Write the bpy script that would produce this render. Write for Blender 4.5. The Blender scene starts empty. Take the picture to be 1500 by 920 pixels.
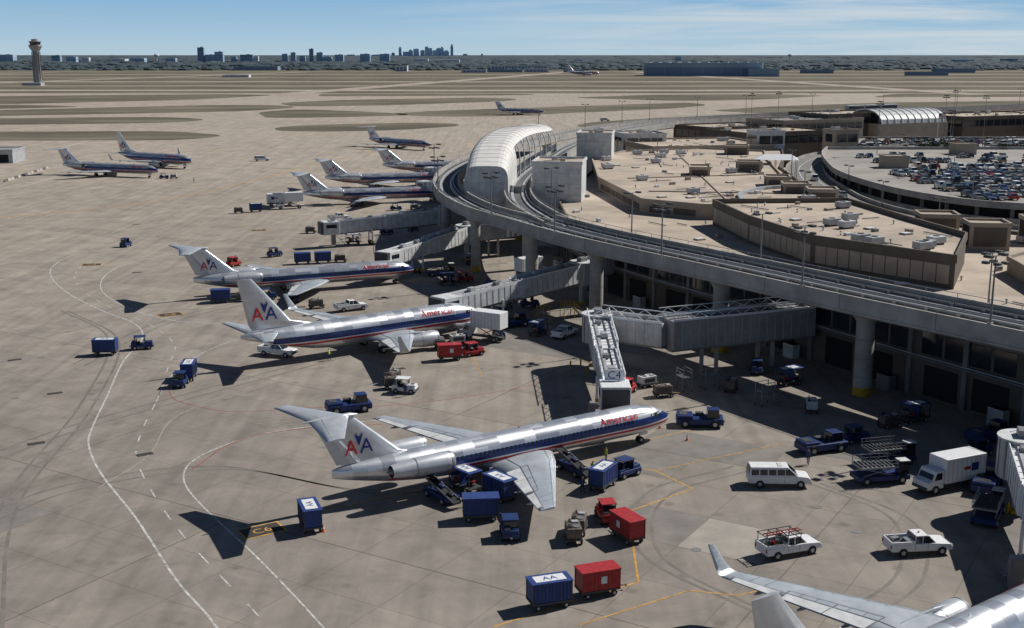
import bpy, bmesh, math, random
from mathutils import Vector, Matrix
random.seed(7)
S=bpy.context.scene
COL=S.collection
R=math.radians
# ------------------------------------------------------------------ materials
MATS={}
def nt(name):
    m=bpy.data.materials.new(name); m.use_nodes=True
    return m,m.node_tree.nodes,m.node_tree.links,m.node_tree.nodes['Principled BSDF']
def mat(name,col,rough=0.6,metal=0.0,noise=0.12,scale=3.0,spec=0.4):
    if name in MATS: return MATS[name]
    m,n,l,b=nt(name)
    b.inputs['Roughness'].default_value=rough; b.inputs['Metallic'].default_value=metal
    b.inputs['Specular IOR Level'].default_value=spec
    if noise>0:
        tc=n.new('ShaderNodeTexCoord'); no=n.new('ShaderNodeTexNoise'); no.inputs['Scale'].default_value=scale
        no.inputs['Detail'].default_value=5; no.inputs['Roughness'].default_value=.6
        l.new(tc.outputs['Object'],no.inputs['Vector'])
        mr=n.new('ShaderNodeMapRange'); mr.inputs[1].default_value=.3; mr.inputs[2].default_value=.7
        mr.inputs[3].default_value=1-noise; mr.inputs[4].default_value=1+noise*.6
        l.new(no.outputs[0],mr.inputs[0])
        mx=n.new('ShaderNodeVectorMath'); mx.operation='SCALE'; mx.inputs[0].default_value=col[:3]
        l.new(mr.outputs[0],mx.inputs['Scale']); l.new(mx.outputs[0],b.inputs['Base Color'])
    else: b.inputs['Base Color'].default_value=(*col[:3],1)
    MATS[name]=m; return m
WHITE=mat('white_paint',(.72,.73,.74),.4)
OFFW=mat('offwhite_panel',(.58,.59,.59),.55,noise=.25,scale=.8)
LGREY=mat('light_grey_metal',(.42,.43,.44),.5,.2,noise=.25,scale=.7)
GREY=mat('grey_metal',(.22,.225,.23),.5,.3)
DGREY=mat('dark_grey',(.06,.062,.065),.6)
BLACK=mat('rubber_black',(.018,.018,.02),.8)
GLASS=mat('dark_glass',(.015,.02,.028),.08,0,noise=0,spec=.8)
BLUE=mat('tug_blue',(.014,.035,.13),.45,noise=.35)
CURT=mat('cart_curtain_blue',(.02,.05,.2),.6,noise=.4,scale=5)
DBLUE=mat('navy_blue',(.01,.022,.08),.5)
RED=mat('container_red',(.38,.025,.028),.5,noise=.35)
CARRED=mat('car_red',(.3,.015,.015),.3,noise=0)
CARSIL=mat('car_silver',(.35,.36,.37),.3,.5,noise=0)
CARBLK=mat('car_black',(.02,.02,.025),.25,noise=0)
CARBLU=mat('car_blue',(.02,.05,.15),.3,noise=0)
CARTAN=mat('car_tan',(.25,.2,.14),.3,.3,noise=0)
YEL=mat('safety_yellow',(.5,.31,.02),.55,noise=.3)
ORANGE=mat('orange_paint',(.6,.16,.02),.6)
STEEL=mat('steel',(.3,.31,.32),.45,.6)
CONC=mat('viaduct_concrete',(.37,.355,.33),.85,noise=.3,scale=.3)
CONCD=mat('stained_concrete',(.2,.195,.185),.9,noise=.3,scale=.4)
TRACK=mat('track_bed',(.10,.10,.105),.85,noise=.3,scale=.5)
BEIGEW=mat('beige_wall',(.36,.305,.245),.85,noise=.15,scale=.5)
BROWNW=mat('brown_wall',(.12,.10,.082),.85,noise=.2,scale=.4)
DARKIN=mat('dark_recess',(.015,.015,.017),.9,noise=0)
MWHITE=mat('marking_white',(.5,.49,.46),.8,noise=.6,scale=1.6)
MFAINT=mat('marking_faint',(.36,.335,.3),.8,noise=.4,scale=1.6)
MYEL=mat('marking_yellow',(.52,.29,.07),.8,noise=.5,scale=1.6)
MRED=mat('marking_red',(.35,.08,.06),.8,noise=.5,scale=1.6)
MDARK=mat('marking_black',(.05,.045,.04),.9,noise=.4)
TYRE=mat('tyre_mark',(.185,.165,.145),.85,noise=.3,scale=.4)
PATCH1=mat('concrete_patch_light',(.33,.30,.26),.85,noise=.22,scale=.35)
PATCH2=mat('concrete_patch_dark',(.205,.187,.168),.85,noise=.25,scale=.35)
TXRED=mat('livery_red',(.55,.02,.03),.4,noise=0)
TXBLUE=mat('livery_blue',(.012,.03,.18),.4,noise=0)
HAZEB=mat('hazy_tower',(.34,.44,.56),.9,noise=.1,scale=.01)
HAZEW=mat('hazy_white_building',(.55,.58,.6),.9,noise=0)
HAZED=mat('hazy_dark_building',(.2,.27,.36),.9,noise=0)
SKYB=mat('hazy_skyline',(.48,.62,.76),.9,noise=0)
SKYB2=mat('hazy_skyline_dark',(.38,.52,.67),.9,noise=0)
TREEF=mat('hazy_tree_foliage',(.055,.08,.095),.95,noise=.4,scale=.01)  # blue aerial haze mixed into the foliage colour
TREEG=mat('tree_foliage',(.03,.045,.02),.9,noise=.5,scale=1)
TRUNK=mat('trunk',(.08,.06,.04),.9)
RUST=mat('worn_machine_metal',(.16,.13,.11),.6,.4,noise=.5,scale=4)

def roofmat(name,c):
    m,n,l,b=nt(name); b.inputs['Roughness'].default_value=.95
    g=n.new('ShaderNodeNewGeometry'); 
    mp=n.new('ShaderNodeMapping'); mp.inputs['Rotation'].default_value[2]=R(-28); l.new(g.outputs['Position'],mp.inputs[0])
    br=n.new('ShaderNodeTexBrick'); br.inputs['Scale'].default_value=1; br.offset=.5
    br.inputs['Brick Width'].default_value=9; br.inputs['Row Height'].default_value=2.2; br.inputs['Mortar Size'].default_value=.035
    br.inputs['Color1'].default_value=(*c,1); br.inputs['Color2'].default_value=(c[0]*.93,c[1]*.93,c[2]*.92,1)
    br.inputs['Mortar'].default_value=(c[0]*.72,c[1]*.72,c[2]*.72,1); l.new(mp.outputs[0],br.inputs[0])
    no=n.new('ShaderNodeTexNoise'); no.inputs['Scale'].default_value=.09; no.inputs['Detail'].default_value=8; no.inputs['Roughness'].default_value=.65
    l.new(g.outputs['Position'],no.inputs[0])
    mr=n.new('ShaderNodeMapRange'); mr.inputs[1].default_value=.35; mr.inputs[2].default_value=.65; mr.inputs[3].default_value=.7; mr.inputs[4].default_value=1.08
    l.new(no.outputs[0],mr.inputs[0])
    v=n.new('ShaderNodeVectorMath'); v.operation='SCALE'; l.new(br.outputs[0],v.inputs[0]); l.new(mr.outputs[0],v.inputs['Scale'])
    l.new(v.outputs[0],b.inputs['Base Color']); return m
ROOF=roofmat('tan_roof',(.48,.40,.32))
ROOFG=roofmat('grey_roof',(.30,.29,.275))
DECKT=roofmat('deck_concrete',(.33,.305,.275))

def apron_mat():
    m,n,l,b=nt('apron_concrete'); b.inputs['Roughness'].default_value=.8; b.inputs['Specular IOR Level'].default_value=.25
    g=n.new('ShaderNodeNewGeometry')
    mp=n.new('ShaderNodeMapping'); mp.inputs['Rotation'].default_value[2]=R(31); l.new(g.outputs['Position'],mp.inputs[0])
    br=n.new('ShaderNodeTexBrick'); br.offset=0; br.inputs['Scale'].default_value=1
    br.inputs['Brick Width'].default_value=7.6; br.inputs['Row Height'].default_value=7.6
    br.inputs['Mortar Size'].default_value=.055; br.inputs['Mortar Smooth'].default_value=.3
    br.inputs['Color1'].default_value=(1,1,1,1); br.inputs['Color2'].default_value=(.9,.9,.905,1); br.inputs['Mortar'].default_value=(.7,.68,.66,1)
    l.new(mp.outputs[0],br.inputs[0])
    br2=n.new('ShaderNodeTexBrick'); br2.offset=.37; br2.inputs['Scale'].default_value=1
    br2.inputs['Brick Width'].default_value=76; br2.inputs['Row Height'].default_value=38
    br2.inputs['Mortar Size'].default_value=.08; br2.inputs['Color1'].default_value=(1,1,1,1); br2.inputs['Color2'].default_value=(.92,.92,.92,1); br2.inputs['Mortar'].default_value=(.66,.64,.62,1)
    l.new(mp.outputs[0],br2.inputs[0])
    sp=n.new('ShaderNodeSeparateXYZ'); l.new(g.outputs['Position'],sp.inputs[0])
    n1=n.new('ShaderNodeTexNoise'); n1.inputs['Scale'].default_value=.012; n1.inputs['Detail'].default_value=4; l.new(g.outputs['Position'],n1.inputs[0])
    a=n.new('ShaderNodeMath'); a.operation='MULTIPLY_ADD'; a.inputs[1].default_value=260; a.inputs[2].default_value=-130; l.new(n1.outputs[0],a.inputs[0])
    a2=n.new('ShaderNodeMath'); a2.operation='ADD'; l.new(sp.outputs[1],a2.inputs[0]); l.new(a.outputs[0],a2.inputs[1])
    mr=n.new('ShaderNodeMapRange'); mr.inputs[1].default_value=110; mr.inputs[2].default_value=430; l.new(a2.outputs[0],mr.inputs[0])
    mc=n.new('ShaderNodeMix'); mc.data_type='RGBA'; mc.inputs[6].default_value=(.285,.252,.216,1); mc.inputs[7].default_value=(.42,.362,.295,1)  # paints the brighter look of far concrete at low view angle into base colour
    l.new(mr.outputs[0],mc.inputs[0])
    m0=n.new('ShaderNodeMix'); m0.data_type='RGBA'; m0.blend_type='MULTIPLY'; m0.inputs[0].default_value=1
    l.new(br.outputs[0],m0.inputs[6]); l.new(br2.outputs[0],m0.inputs[7])
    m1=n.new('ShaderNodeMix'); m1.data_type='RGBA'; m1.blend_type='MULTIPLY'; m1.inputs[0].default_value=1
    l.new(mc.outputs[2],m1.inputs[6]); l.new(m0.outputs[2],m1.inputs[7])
    n2=n.new('ShaderNodeTexNoise'); n2.inputs['Scale'].default_value=.16; n2.inputs['Detail'].default_value=10; n2.inputs['Roughness'].default_value=.7; n2.inputs['Distortion'].default_value=.6
    l.new(g.outputs['Position'],n2.inputs[0])
    r2=n.new('ShaderNodeMapRange'); r2.inputs[1].default_value=.33; r2.inputs[2].default_value=.62; r2.inputs[3].default_value=.74; r2.inputs[4].default_value=1.08; l.new(n2.outputs[0],r2.inputs[0])
    mp2=n.new('ShaderNodeMapping'); mp2.inputs['Rotation'].default_value[2]=R(58); mp2.inputs['Scale'].default_value=(.9,.03,1); l.new(g.outputs['Position'],mp2.inputs[0])
    n3=n.new('ShaderNodeTexNoise'); n3.inputs['Scale'].default_value=.6; n3.inputs['Detail'].default_value=5; l.new(mp2.outputs[0],n3.inputs[0])
    r3=n.new('ShaderNodeMapRange'); r3.inputs[1].default_value=.4; r3.inputs[2].default_value=.7; r3.inputs[3].default_value=1.05; r3.inputs[4].default_value=.84; l.new(n3.outputs[0],r3.inputs[0])
    vo=n.new('ShaderNodeTexVoronoi'); vo.inputs['Scale'].default_value=.22; l.new(g.outputs['Position'],vo.inputs[0])
    r4=n.new('ShaderNodeMapRange'); r4.inputs[1].default_value=.02; r4.inputs[2].default_value=.16; r4.inputs[3].default_value=.66; r4.inputs[4].default_value=1; l.new(vo.outputs[0],r4.inputs[0])
    q=n.new('ShaderNodeMath'); q.operation='MULTIPLY'; l.new(r2.outputs[0],q.inputs[0]); l.new(r3.outputs[0],q.inputs[1])
    q2=n.new('ShaderNodeMath'); q2.operation='MULTIPLY'; l.new(q.outputs[0],q2.inputs[0]); l.new(r4.outputs[0],q2.inputs[1])
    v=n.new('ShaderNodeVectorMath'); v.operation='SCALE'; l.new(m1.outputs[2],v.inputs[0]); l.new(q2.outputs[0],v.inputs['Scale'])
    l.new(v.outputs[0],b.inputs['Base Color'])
    bp=n.new('ShaderNodeBump'); bp.inputs['Strength'].default_value=.15; bp.inputs['Distance'].default_value=.05
    n4=n.new('ShaderNodeTexNoise'); n4.inputs['Scale'].default_value=3; n4.inputs['Detail'].default_value=5; l.new(g.outputs['Position'],n4.inputs[0]); l.new(n4.outputs[0],bp.inputs['Height']); l.new(bp.outputs[0],b.inputs['Normal'])
    return m
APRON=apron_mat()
def grass_mat(name,c1,c2,c3,sc):
    m,n,l,b=nt(name); b.inputs['Roughness'].default_value=1; b.inputs['Specular IOR Level'].default_value=0.1
    g=n.new('ShaderNodeNewGeometry'); mp=n.new('ShaderNodeMapping'); mp.inputs['Scale'].default_value=(.35,1,1); l.new(g.outputs['Position'],mp.inputs[0])
    no=n.new('ShaderNodeTexNoise'); no.inputs['Scale'].default_value=sc; no.inputs['Detail'].default_value=8; no.inputs['Roughness'].default_value=.6; l.new(mp.outputs[0],no.inputs[0])
    cr=n.new('ShaderNodeValToRGB'); cr.color_ramp.elements[0].position=.35; cr.color_ramp.elements[0].color=(*c1,1); cr.color_ramp.elements[1].position=.68; cr.color_ramp.elements[1].color=(*c3,1)
    e=cr.color_ramp.elements.new(.5); e.color=(*c2,1); l.new(no.outputs[0],cr.inputs[0]); l.new(cr.outputs[0],b.inputs['Base Color']); return m
GRASS=grass_mat('dry_grass',(.095,.087,.066),(.135,.12,.088),(.21,.185,.135),.025)
FARLAND=grass_mat('hazy_far_land',(.055,.078,.09),(.08,.105,.115),(.16,.18,.18),.0012)  # distance haze painted in as bluish ground tones

# ------------------------------------------------------------------ mesh builder
class MB:
    def __init__(s): s.v=[];s.f=[];s.m=[];s.mats=[];s.sm=[]
    def mi(s,m):
        if m not in s.mats: s.mats.append(m)
        return s.mats.index(m)
    def add(s,vs,fs,m,smooth=False,M=None):
        o=len(s.v); k=s.mi(m)
        for v in vs:
            v=Vector(v); s.v.append(M@v if M else v)
        for f in fs: s.f.append([i+o for i in f]); s.m.append(k); s.sm.append(smooth)
    def box(s,x,y,z,sx,sy,sz,m,rz=0,bev=0,tx=1,ty=1,M=None):
        T=Matrix.Translation((x,y,z))@Matrix.Rotation(rz,4,'Z')
        if M: T=M@T
        if bev:
            bm=bmesh.new(); bmesh.ops.create_cube(bm,size=1)
            for v in bm.verts:
                t=v.co.z>0
                v.co=Vector((v.co.x*sx*(tx if t else 1),v.co.y*sy*(ty if t else 1),(v.co.z+.5)*sz))
            bmesh.ops.bevel(bm,geom=bm.edges[:],offset=bev,segments=2,affect='EDGES',profile=.5)
            bm.verts.index_update()
            s.add([v.co.copy() for v in bm.verts],[[v.index for v in f.verts] for f in bm.faces],m,False,T); bm.free()
        else:
            a,b2=sx/2,sy/2; c,d=a*tx,b2*ty
            s.add([(-a,-b2,0),(a,-b2,0),(a,b2,0),(-a,b2,0),(-c,-d,sz),(c,-d,sz),(c,d,sz),(-c,d,sz)],
              [[3,2,1,0],[4,5,6,7],[0,1,5,4],[1,2,6,5],[2,3,7,6],[3,0,4,7]],m,False,T)
    def cyl(s,p0,p1,r0,r1,m,n=12,smooth=True,M=None):
        p0=Vector(p0);p1=Vector(p1); d=(p1-p0).normalized()
        a=d.cross(Vector((0,0,1)) if abs(d.z)<.9 else Vector((1,0,0))).normalized(); b=d.cross(a)
        vs=[];
        for p,r in((p0,r0),(p1,r1)):
            for i in range(n):
                t=2*math.pi*i/n; vs.append(p+a*math.cos(t)*r+b*math.sin(t)*r)
        s.add(vs,[[i,(i+1)%n,(i+1)%n+n,i+n] for i in range(n)],m,smooth,M)
        s.add(vs,[list(range(n))[::-1],list(range(n,2*n))],m,False,M)
    def loft(s,rings,m,smooth=True,caps=True,M=None):
        n=len(rings[0]); vs=[v for r in rings for v in r]; fs=[]
        for k in range(len(rings)-1):
            for i in range(n): fs.append([k*n+i,k*n+(i+1)%n,(k+1)*n+(i+1)%n,(k+1)*n+i])
        s.add(vs,fs,m,smooth,M)
        if caps: s.add(vs,[list(range(n))[::-1],list(range((len(rings)-1)*n,len(rings)*n))],m,False,M)
    def prof(s,pts,w,m,M=None,wt=None,bev=0):
        zs=[p[1] for p in pts]; z0,z1=min(zs),max(zs)
        def hw(z): return w/2 if wt is None else w/2*(1+(wt-1)*(z-z0)/(z1-z0))
        n=len(pts)
        vs=[(p[0],-hw(p[1]),p[1]) for p in pts]+[(p[0],hw(p[1]),p[1]) for p in pts]
        fs=[list(range(n)),list(range(n,2*n))[::-1]]+[[i,i+n,(i+1)%n+n,(i+1)%n] for i in range(n)]
        if bev:
            bm=bmesh.new(); bv=[bm.verts.new(v) for v in vs]
            for f in fs: bm.faces.new([bv[i] for i in f])
            bmesh.ops.recalc_face_normals(bm,faces=bm.faces[:])
            bmesh.ops.bevel(bm,geom=[e for e in bm.edges],offset=bev,segments=2,affect='EDGES',profile=.5); bm.verts.index_update()
            s.add([v.co.copy() for v in bm.verts],[[v.index for v in f.verts] for f in bm.faces],m,False,M); bm.free()
        else: s.add(vs,fs,m,False,M)
    def prism(s,poly,z0,z1,ms,mt,parapet=0):
        n=len(poly)
        vs=[(p[0],p[1],z0) for p in poly]+[(p[0],p[1],z1) for p in poly]
        s.add(vs,[[i,(i+1)%n,(i+1)%n+n,i+n] for i in range(n)],ms)
        s.add(vs,[list(range(n,2*n))],mt)
        if parapet:
            for i in range(n):
                a=Vector((*poly[i],0)); b=Vector((*poly[(i+1)%n],0)); d=b-a; L=d.length; c=(a+b)/2
                s.box(c.x,c.y,z1-.25,L+.2,.36,parapet+.25,ms,math.atan2(d.y,d.x))
    def sweep(s,path,prof,m,closed=True,smooth=False):
        rings=[]
        for i,p in enumerate(path):
            a=path[max(i-1,0)]; b=path[min(i+1,len(path)-1)]
            d=Vector((b[0]-a[0],b[1]-a[1],0)).normalized(); nn=Vector((-d.y,d.x,0))
            z=p[2] if len(p)>2 else 0
            rings.append([Vector((p[0],p[1],z))+nn*o+Vector((0,0,h)) for o,h in prof])
        s.loft(rings,m,smooth,True) if closed else s.open(rings,m)
    def open(s,rings,m,smooth=False):
        n=len(rings[0]); vs=[v for r in rings for v in r]
        s.add(vs,[[k*n+i,k*n+i+1,(k+1)*n+i+1,(k+1)*n+i] for k in range(len(rings)-1) for i in range(n-1)],m,smooth)
    def wheel(s,x,y,r,w,M=None):
        s.cyl((x,y-w/2,r),(x,y+w/2,r),r,r,BLACK,14,True,M)
        s.cyl((x,y-w/2-.015,r),(x,y+w/2+.015,r),r*.5,r*.5,LGREY,10,True,M)
    def mesh(s,name,recalc=True):
        me=bpy.data.meshes.new(name); me.from_pydata([tuple(v) for v in s.v],[],s.f)
        for m in s.mats: me.materials.append(m)
        for p,k,q in zip(me.polygons,s.m,s.sm): p.material_index=k; p.use_smooth=q
        if recalc:
            bm=bmesh.new(); bm.from_mesh(me); bmesh.ops.recalc_face_normals(bm,faces=bm.faces[:]); bm.to_mesh(me); bm.free()
        return me
    def obj(s,name,loc=(0,0,0),rz=0,recalc=True): return place(s.mesh(name,recalc),name,loc,rz)
def place(me,name,loc=(0,0,0),rz=0,sc=1):
    o=bpy.data.objects.new(name,me); COL.objects.link(o); o.location=loc if len(loc)==3 else (*loc,0); o.rotation_euler[2]=rz; o.scale=(sc,)*3; return o
def cr(pts,step=4):
    P=[Vector((*p,0)) if len(p)==2 else Vector(p) for p in pts]; P=[2*P[0]-P[1]]+P+[2*P[-1]-P[-2]]; out=[]
    for i in range(1,len(P)-2):
        a,b,c,d=P[i-1:i+3]; n=max(1,int((c-b).length/step))
        for k in range(n):
            t=k/n; out.append(.5*((2*b)+(c-a)*t+(2*a-5*b+4*c-d)*t*t+(3*b-a-3*c+d)*t**3))
    out.append(P[-2]); return out
_tc={}
def glyph(txt,size=1,ax='LEFT'):
    k=(txt,size,ax)
    if k in _tc: return _tc[k]
    c=bpy.data.curves.new('txt','FONT'); c.body=txt; c.size=size; c.align_x=ax; c.resolution_u=3
    o=bpy.data.objects.new('txt',c); COL.objects.link(o)
    bpy.context.view_layer.update()
    me=o.evaluated_get(bpy.context.evaluated_depsgraph_get()).to_mesh()
    r=([v.co.copy() for v in me.vertices],[list(p.vertices) for p in me.polygons])
    o.evaluated_get(bpy.context.evaluated_depsgraph_get()).to_mesh_clear()
    bpy.data.objects.remove(o); _tc[k]=r; return r

# ------------------------------------------------------------------ aircraft
def skin_mat(name,zr,zw,zb,zt,xmin):
    m,n,l,b=nt(name)
    tc=n.new('ShaderNodeTexCoord'); sp=n.new('ShaderNodeSeparateXYZ'); l.new(tc.outputs['Object'],sp.inputs[0])
    mr=n.new('ShaderNodeMapRange'); mr.inputs[1].default_value=0; mr.inputs[2].default_value=6; l.new(sp.outputs[2],mr.inputs[0])
    c=n.new('ShaderNodeValToRGB'); c.color_ramp.interpolation='CONSTANT'; e=c.color_ramp.elements
    sil=(.66,.68,.71,1)
    e[0].position=0; e[0].color=sil; e[1].position=zr/6; e[1].color=(.5,.02,.025,1)
    for p,cc in ((zw,(.72,.72,.73,1)),(zb,(.012,.032,.16,1)),(zt,sil)):
        q=e.new(p/6); q.color=cc
    l.new(mr.outputs[0],c.inputs[0])
    def math_(op,a,bv):
        k=n.new('ShaderNodeMath'); k.operation=op
        if hasattr(a,'type'): l.new(a,k.inputs[0])
        else: k.inputs[0].default_value=a
        if hasattr(bv,'type'): l.new(bv,k.inputs[1])
        else: k.inputs[1].default_value=bv
        return k.outputs[0]
    xm=math_('GREATER_THAN',sp.outputs[0],xmin)
    band=math_('MULTIPLY',math_('MULTIPLY',math_('GREATER_THAN',sp.outputs[2],zr),math_('LESS_THAN',sp.outputs[2],zt)),xm)
    fl=math_('FLOOR',math_('DIVIDE',sp.outputs[0],1.45),0); f2=math_('FLOOR',math_('DIVIDE',sp.outputs[2],.62),0)
    cb=n.new('ShaderNodeCombineXYZ'); l.new(fl,cb.inputs[0]); l.new(f2,cb.inputs[1])
    wn=n.new('ShaderNodeTexWhiteNoise'); l.new(cb.outputs[0],wn.inputs[0])
    pr=n.new('ShaderNodeMapRange'); pr.inputs[3].default_value=.82; pr.inputs[4].default_value=1.08; l.new(wn.outputs[0],pr.inputs[0])
    mx=n.new('ShaderNodeMix'); mx.data_type='RGBA'; mx.inputs[6].default_value=sil; l.new(xm,mx.inputs[0]); l.new(c.outputs[0],mx.inputs[7])
    v=n.new('ShaderNodeVectorMath'); v.operation='SCALE'; l.new(mx.outputs[2],v.inputs[0]); l.new(pr.outputs[0],v.inputs['Scale'])
    l.new(v.outputs[0],b.inputs['Base Color'])
    mt=math_('MULTIPLY',math_('SUBTRACT',1.0,band),.7); l.new(mt,b.inputs['Metallic'])
    rr=n.new('ShaderNodeMapRange'); rr.inputs[3].default_value=.22; rr.inputs[4].default_value=.38; l.new(wn.outputs[0],rr.inputs[0]); l.new(rr.outputs[0],b.inputs['Roughness'])
    return m
SILV=mat('polished_aluminium',(.62,.64,.67),.33,.6,noise=.15,scale=.8)
WINGM=mat('wing_grey',(.46,.5,.54),.4,.3,noise=.2,scale=.6)
WINGL=mat('wing_panel_line',(.16,.17,.19),.5,.2)
NACM=mat('nacelle_grey',(.52,.54,.57),.38,.35,noise=.15,scale=1)
def airfoil(le,ch,th,vert=False):
    pr=[(0,0),(.06,.55),(.22,.95),(.45,.95),(.72,.55),(1,.05)]
    pts=[(t,h) for t,h in pr]+[(t,-h) for t,h in pr[::-1][:-1]]
    out=[]
    for t,h in pts:
        if vert: out.append(Vector((le[0]-t*ch,le[1]+h*th,le[2])))
        else: out.append(Vector((le[0]-t*ch,le[1],le[2]+h*th)))
    return out
def strip(mb,secs,t0,t1,m,up=.03):
    def zt(t): 
        pr=[(0,0),(.06,.55),(.22,.95),(.45,.95),(.72,.55),(1,.05)]
        for (a,b),(c,d) in zip(pr,pr[1:]):
            if a<=t<=c: return b+(d-b)*(t-a)/(c-a)
        return 0
    vs=[]
    for (le,ch,th) in secs:
        for t in(t0,t1): vs.append((le[0]-t*ch,le[1],le[2]+zt(t)*th+up))
    mb.add(vs,[[0,1,3,2]],m)
def lerp(s0,s1,t):
    return (tuple(a+(b-a)*t for a,b in zip(s0[0],s1[0])),s0[1]+(s1[1]-s0[1])*t,s0[2]+(s1[2]-s0[2])*t)
def airliner(kind):
    mb=MB()
    if kind=='md':
        ax=2.8; Rr=1.67; sk=skin_mat('aluminium_skin_a',2.05,2.34,2.5,3.26,-35.5)
        st=[(0,2.3,.04,.04),(-.25,2.33,.36,.34),(-.8,2.42,.72,.7),(-1.5,2.52,.98,.98),(-2.3,2.63,1.22,1.24),(-3.3,2.73,1.45,1.47),(-4.6,2.79,1.62,1.62),(-6.2,2.8,1.67,1.67),(-16,2.8,1.67,1.67),(-29,2.8,1.67,1.67),(-32,2.92,1.6,1.58),(-35,3.1,1.38,1.36),(-37.5,3.3,1.02,1.05),(-39.5,3.45,.6,.75),(-40.7,3.52,.2,.5),(-41.0,3.52,.05,.4)]
        winz=2.98
    else:
        ax=3.25; Rr=1.88; sk=skin_mat('aluminium_skin_b',2.45,2.75,2.93,3.83,-35)
        st=[(0,2.75,.04,.04),(-.25,2.77,.4,.4),(-.9,2.85,.82,.85),(-1.8,2.98,1.2,1.22),(-2.8,3.1,1.48,1.52),(-4,3.2,1.7,1.76),(-5.5,3.25,1.85,1.93),(-7,3.25,1.88,2.0),(-26,3.25,1.88,2.0),(-29,3.4,1.78,1.85),(-32,3.7,1.5,1.52),(-34.5,4.0,1.12,1.15),(-37,4.3,.68,.75),(-38.7,4.48,.34,.42),(-39.4,4.55,.12,.18)]
        winz=3.5
    n=36; rings=[]
    for x,z,ry,rz in st: rings.append([Vector((x,math.cos(2*math.pi*i/n)*ry,z+math.sin(2*math.pi*i/n)*rz)) for i in range(n)])
    mb.loft(rings,sk,True,True)
    def surf(x,z,off=.02):
        for a,b in zip(st,st[1:]):
            if b[0]<=x<=a[0]:
                t=(a[0]-x)/(a[0]-b[0]); zc=a[1]+(b[1]-a[1])*t; ry=a[2]+(b[2]-a[2])*t; rz=a[3]+(b[3]-a[3])*t
                q=1-((z-zc)/rz)**2
                return ry*math.sqrt(max(q,0.0))+off
        return 0
    x=-6.4; xe=-29.5 if kind=='md' else -31
    while x>xe:
        for sgn in(-1,1):
            y0=surf(x,winz,.015); y1=surf(x,winz+.34,.015)
            mb.add([(x-.13,sgn*y0,winz),(x+.13,sgn*y0,winz),(x+.13,sgn*y1,winz+.34),(x-.13,sgn*y1,winz+.34)],[[0,1,2,3]],GLASS)
        x-=.52
    z0,z1=(3.02,3.5) if kind=='md' else (3.6,4.12)
    xs=[(-1.55,-1.95),(-2.2,-2.45),(-2.95,-3.05),(-3.6,-3.6)] if kind=='md' else [(-1.9,-2.35),(-2.5,-2.8),(-3.2,-3.3),(-3.9,-3.8)]
    for sgn in(-1,1):
        for (a,at),(b_,bt) in zip(xs,xs[1:]):
            a-=.05;at-=.05
            mb.add([(a,sgn*surf(a,z0),z0),(b_,sgn*surf(b_,z0),z0),(bt,sgn*surf(bt,z1),z1),(at,sgn*surf(at,z1),z1)],[[0,1,2,3]],GLASS)
        a,at=xs[0]
        mb.add([(a,sgn*.04,z0+.02),(a,sgn*surf(a,z0),z0),(at,sgn*surf(at,z1),z1),(at,sgn*.04,z1+.05)],[[0,1,2,3]],GLASS)
    for sgn in(-1,1):
        for xd in ((-4.9,-5.75),(xe-1.1,xe-1.9)):
            for xx in xd:
                mb.add([(xx-.03,sgn*surf(xx,ax-.55,.012),ax-.55),(xx+.03,sgn*surf(xx,ax-.55,.012),ax-.55),(xx+.03,sgn*surf(xx,ax+1.2,.03),ax+1.2),(xx-.03,sgn*surf(xx,ax+1.2,.03),ax+1.2)],[[0,1,2,3]],DGREY)
    for xx in ((-12,-13.4),(-24,-25.4)) if kind=='md' else ((-9.5,-10.9),(-25.5,-26.9)):
        for q in xx: mb.add([(q-.025,-surf(q,ax-1.3,.012),ax-1.3),(q+.025,-surf(q,ax-1.3,.012),ax-1.3),(q+.025,-surf(q,ax-.7,.02),ax-.7),(q-.025,-surf(q,ax-.7,.02),ax-.7)],[[0,1,2,3]],DGREY)
    gv,gf=glyph('American',1.3 if kind=='md' else 1.5)
    W=max(v.x for v in gv)
    x_right=-5.6 if kind=='md' else -6.0
    a0=.36 if kind=='md' else .42
    for sgn in(-1,1):
        vs=[]
        for v in gv:
            al=a0+v.y/Rr; rr=Rr+.06; 
            xx=(x_right-W+v.x) if sgn==-1 else (x_right-v.x)
            vs.append((xx,sgn*rr*math.cos(al),ax+rr*(Rr if kind=='md' else 2.0)/Rr*math.sin(al)))
        mb.add(vs,gf,TXRED)
    if kind=='md':
        secs=[((-16.6,1.0,1.75),8.6,.5),((-18.6,4.6,1.95),6.2,.38),((-26.9,16.4,2.65),1.75,.1)]
    else:
        secs=[((-12.6,1.2,2.1),8.8,.55),((-15.6,5.8,2.6),5.6,.36),((-22.6,16.6,3.5),1.75,.1)]
    for sgn in(-1,1):
        mir=lambda s:((s[0][0],s[0][1]*sgn,s[0][2]),s[1],s[2])
        ss=[mir(q) for q in secs]
        mb.loft([airfoil(*q) for q in ss],WINGM,True,True)
        for i,j in ((0,1),(1,2)):
            strip(mb,[ss[i],ss[j]],.0,.09,SILV,.012)
            strip(mb,[ss[i],ss[j]],.685,.70,WINGL); strip(mb,[ss[i],ss[j]],.12,.128,WINGL)
        a=lerp(ss[1],ss[2],.02); b2=lerp(ss[1],ss[2],.6)
        strip(mb,[a,b2],.55,.56,WINGL)
        for t in(.02,.3,.6,.62,.95):
            q=lerp(ss[1],ss[2],t); q2=lerp(ss[1],ss[2],t+.008); strip(mb,[q,q2],.56 if t<.61 else .7,.98,WINGL,.028)
        for t in(.12,.22,.42,.52,.75,.85):
            q=lerp(ss[1],ss[2],t); q2=lerp(ss[1],ss[2],t+.003); strip(mb,[q,q2],.13,.66,WINGL,.05)
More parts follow.
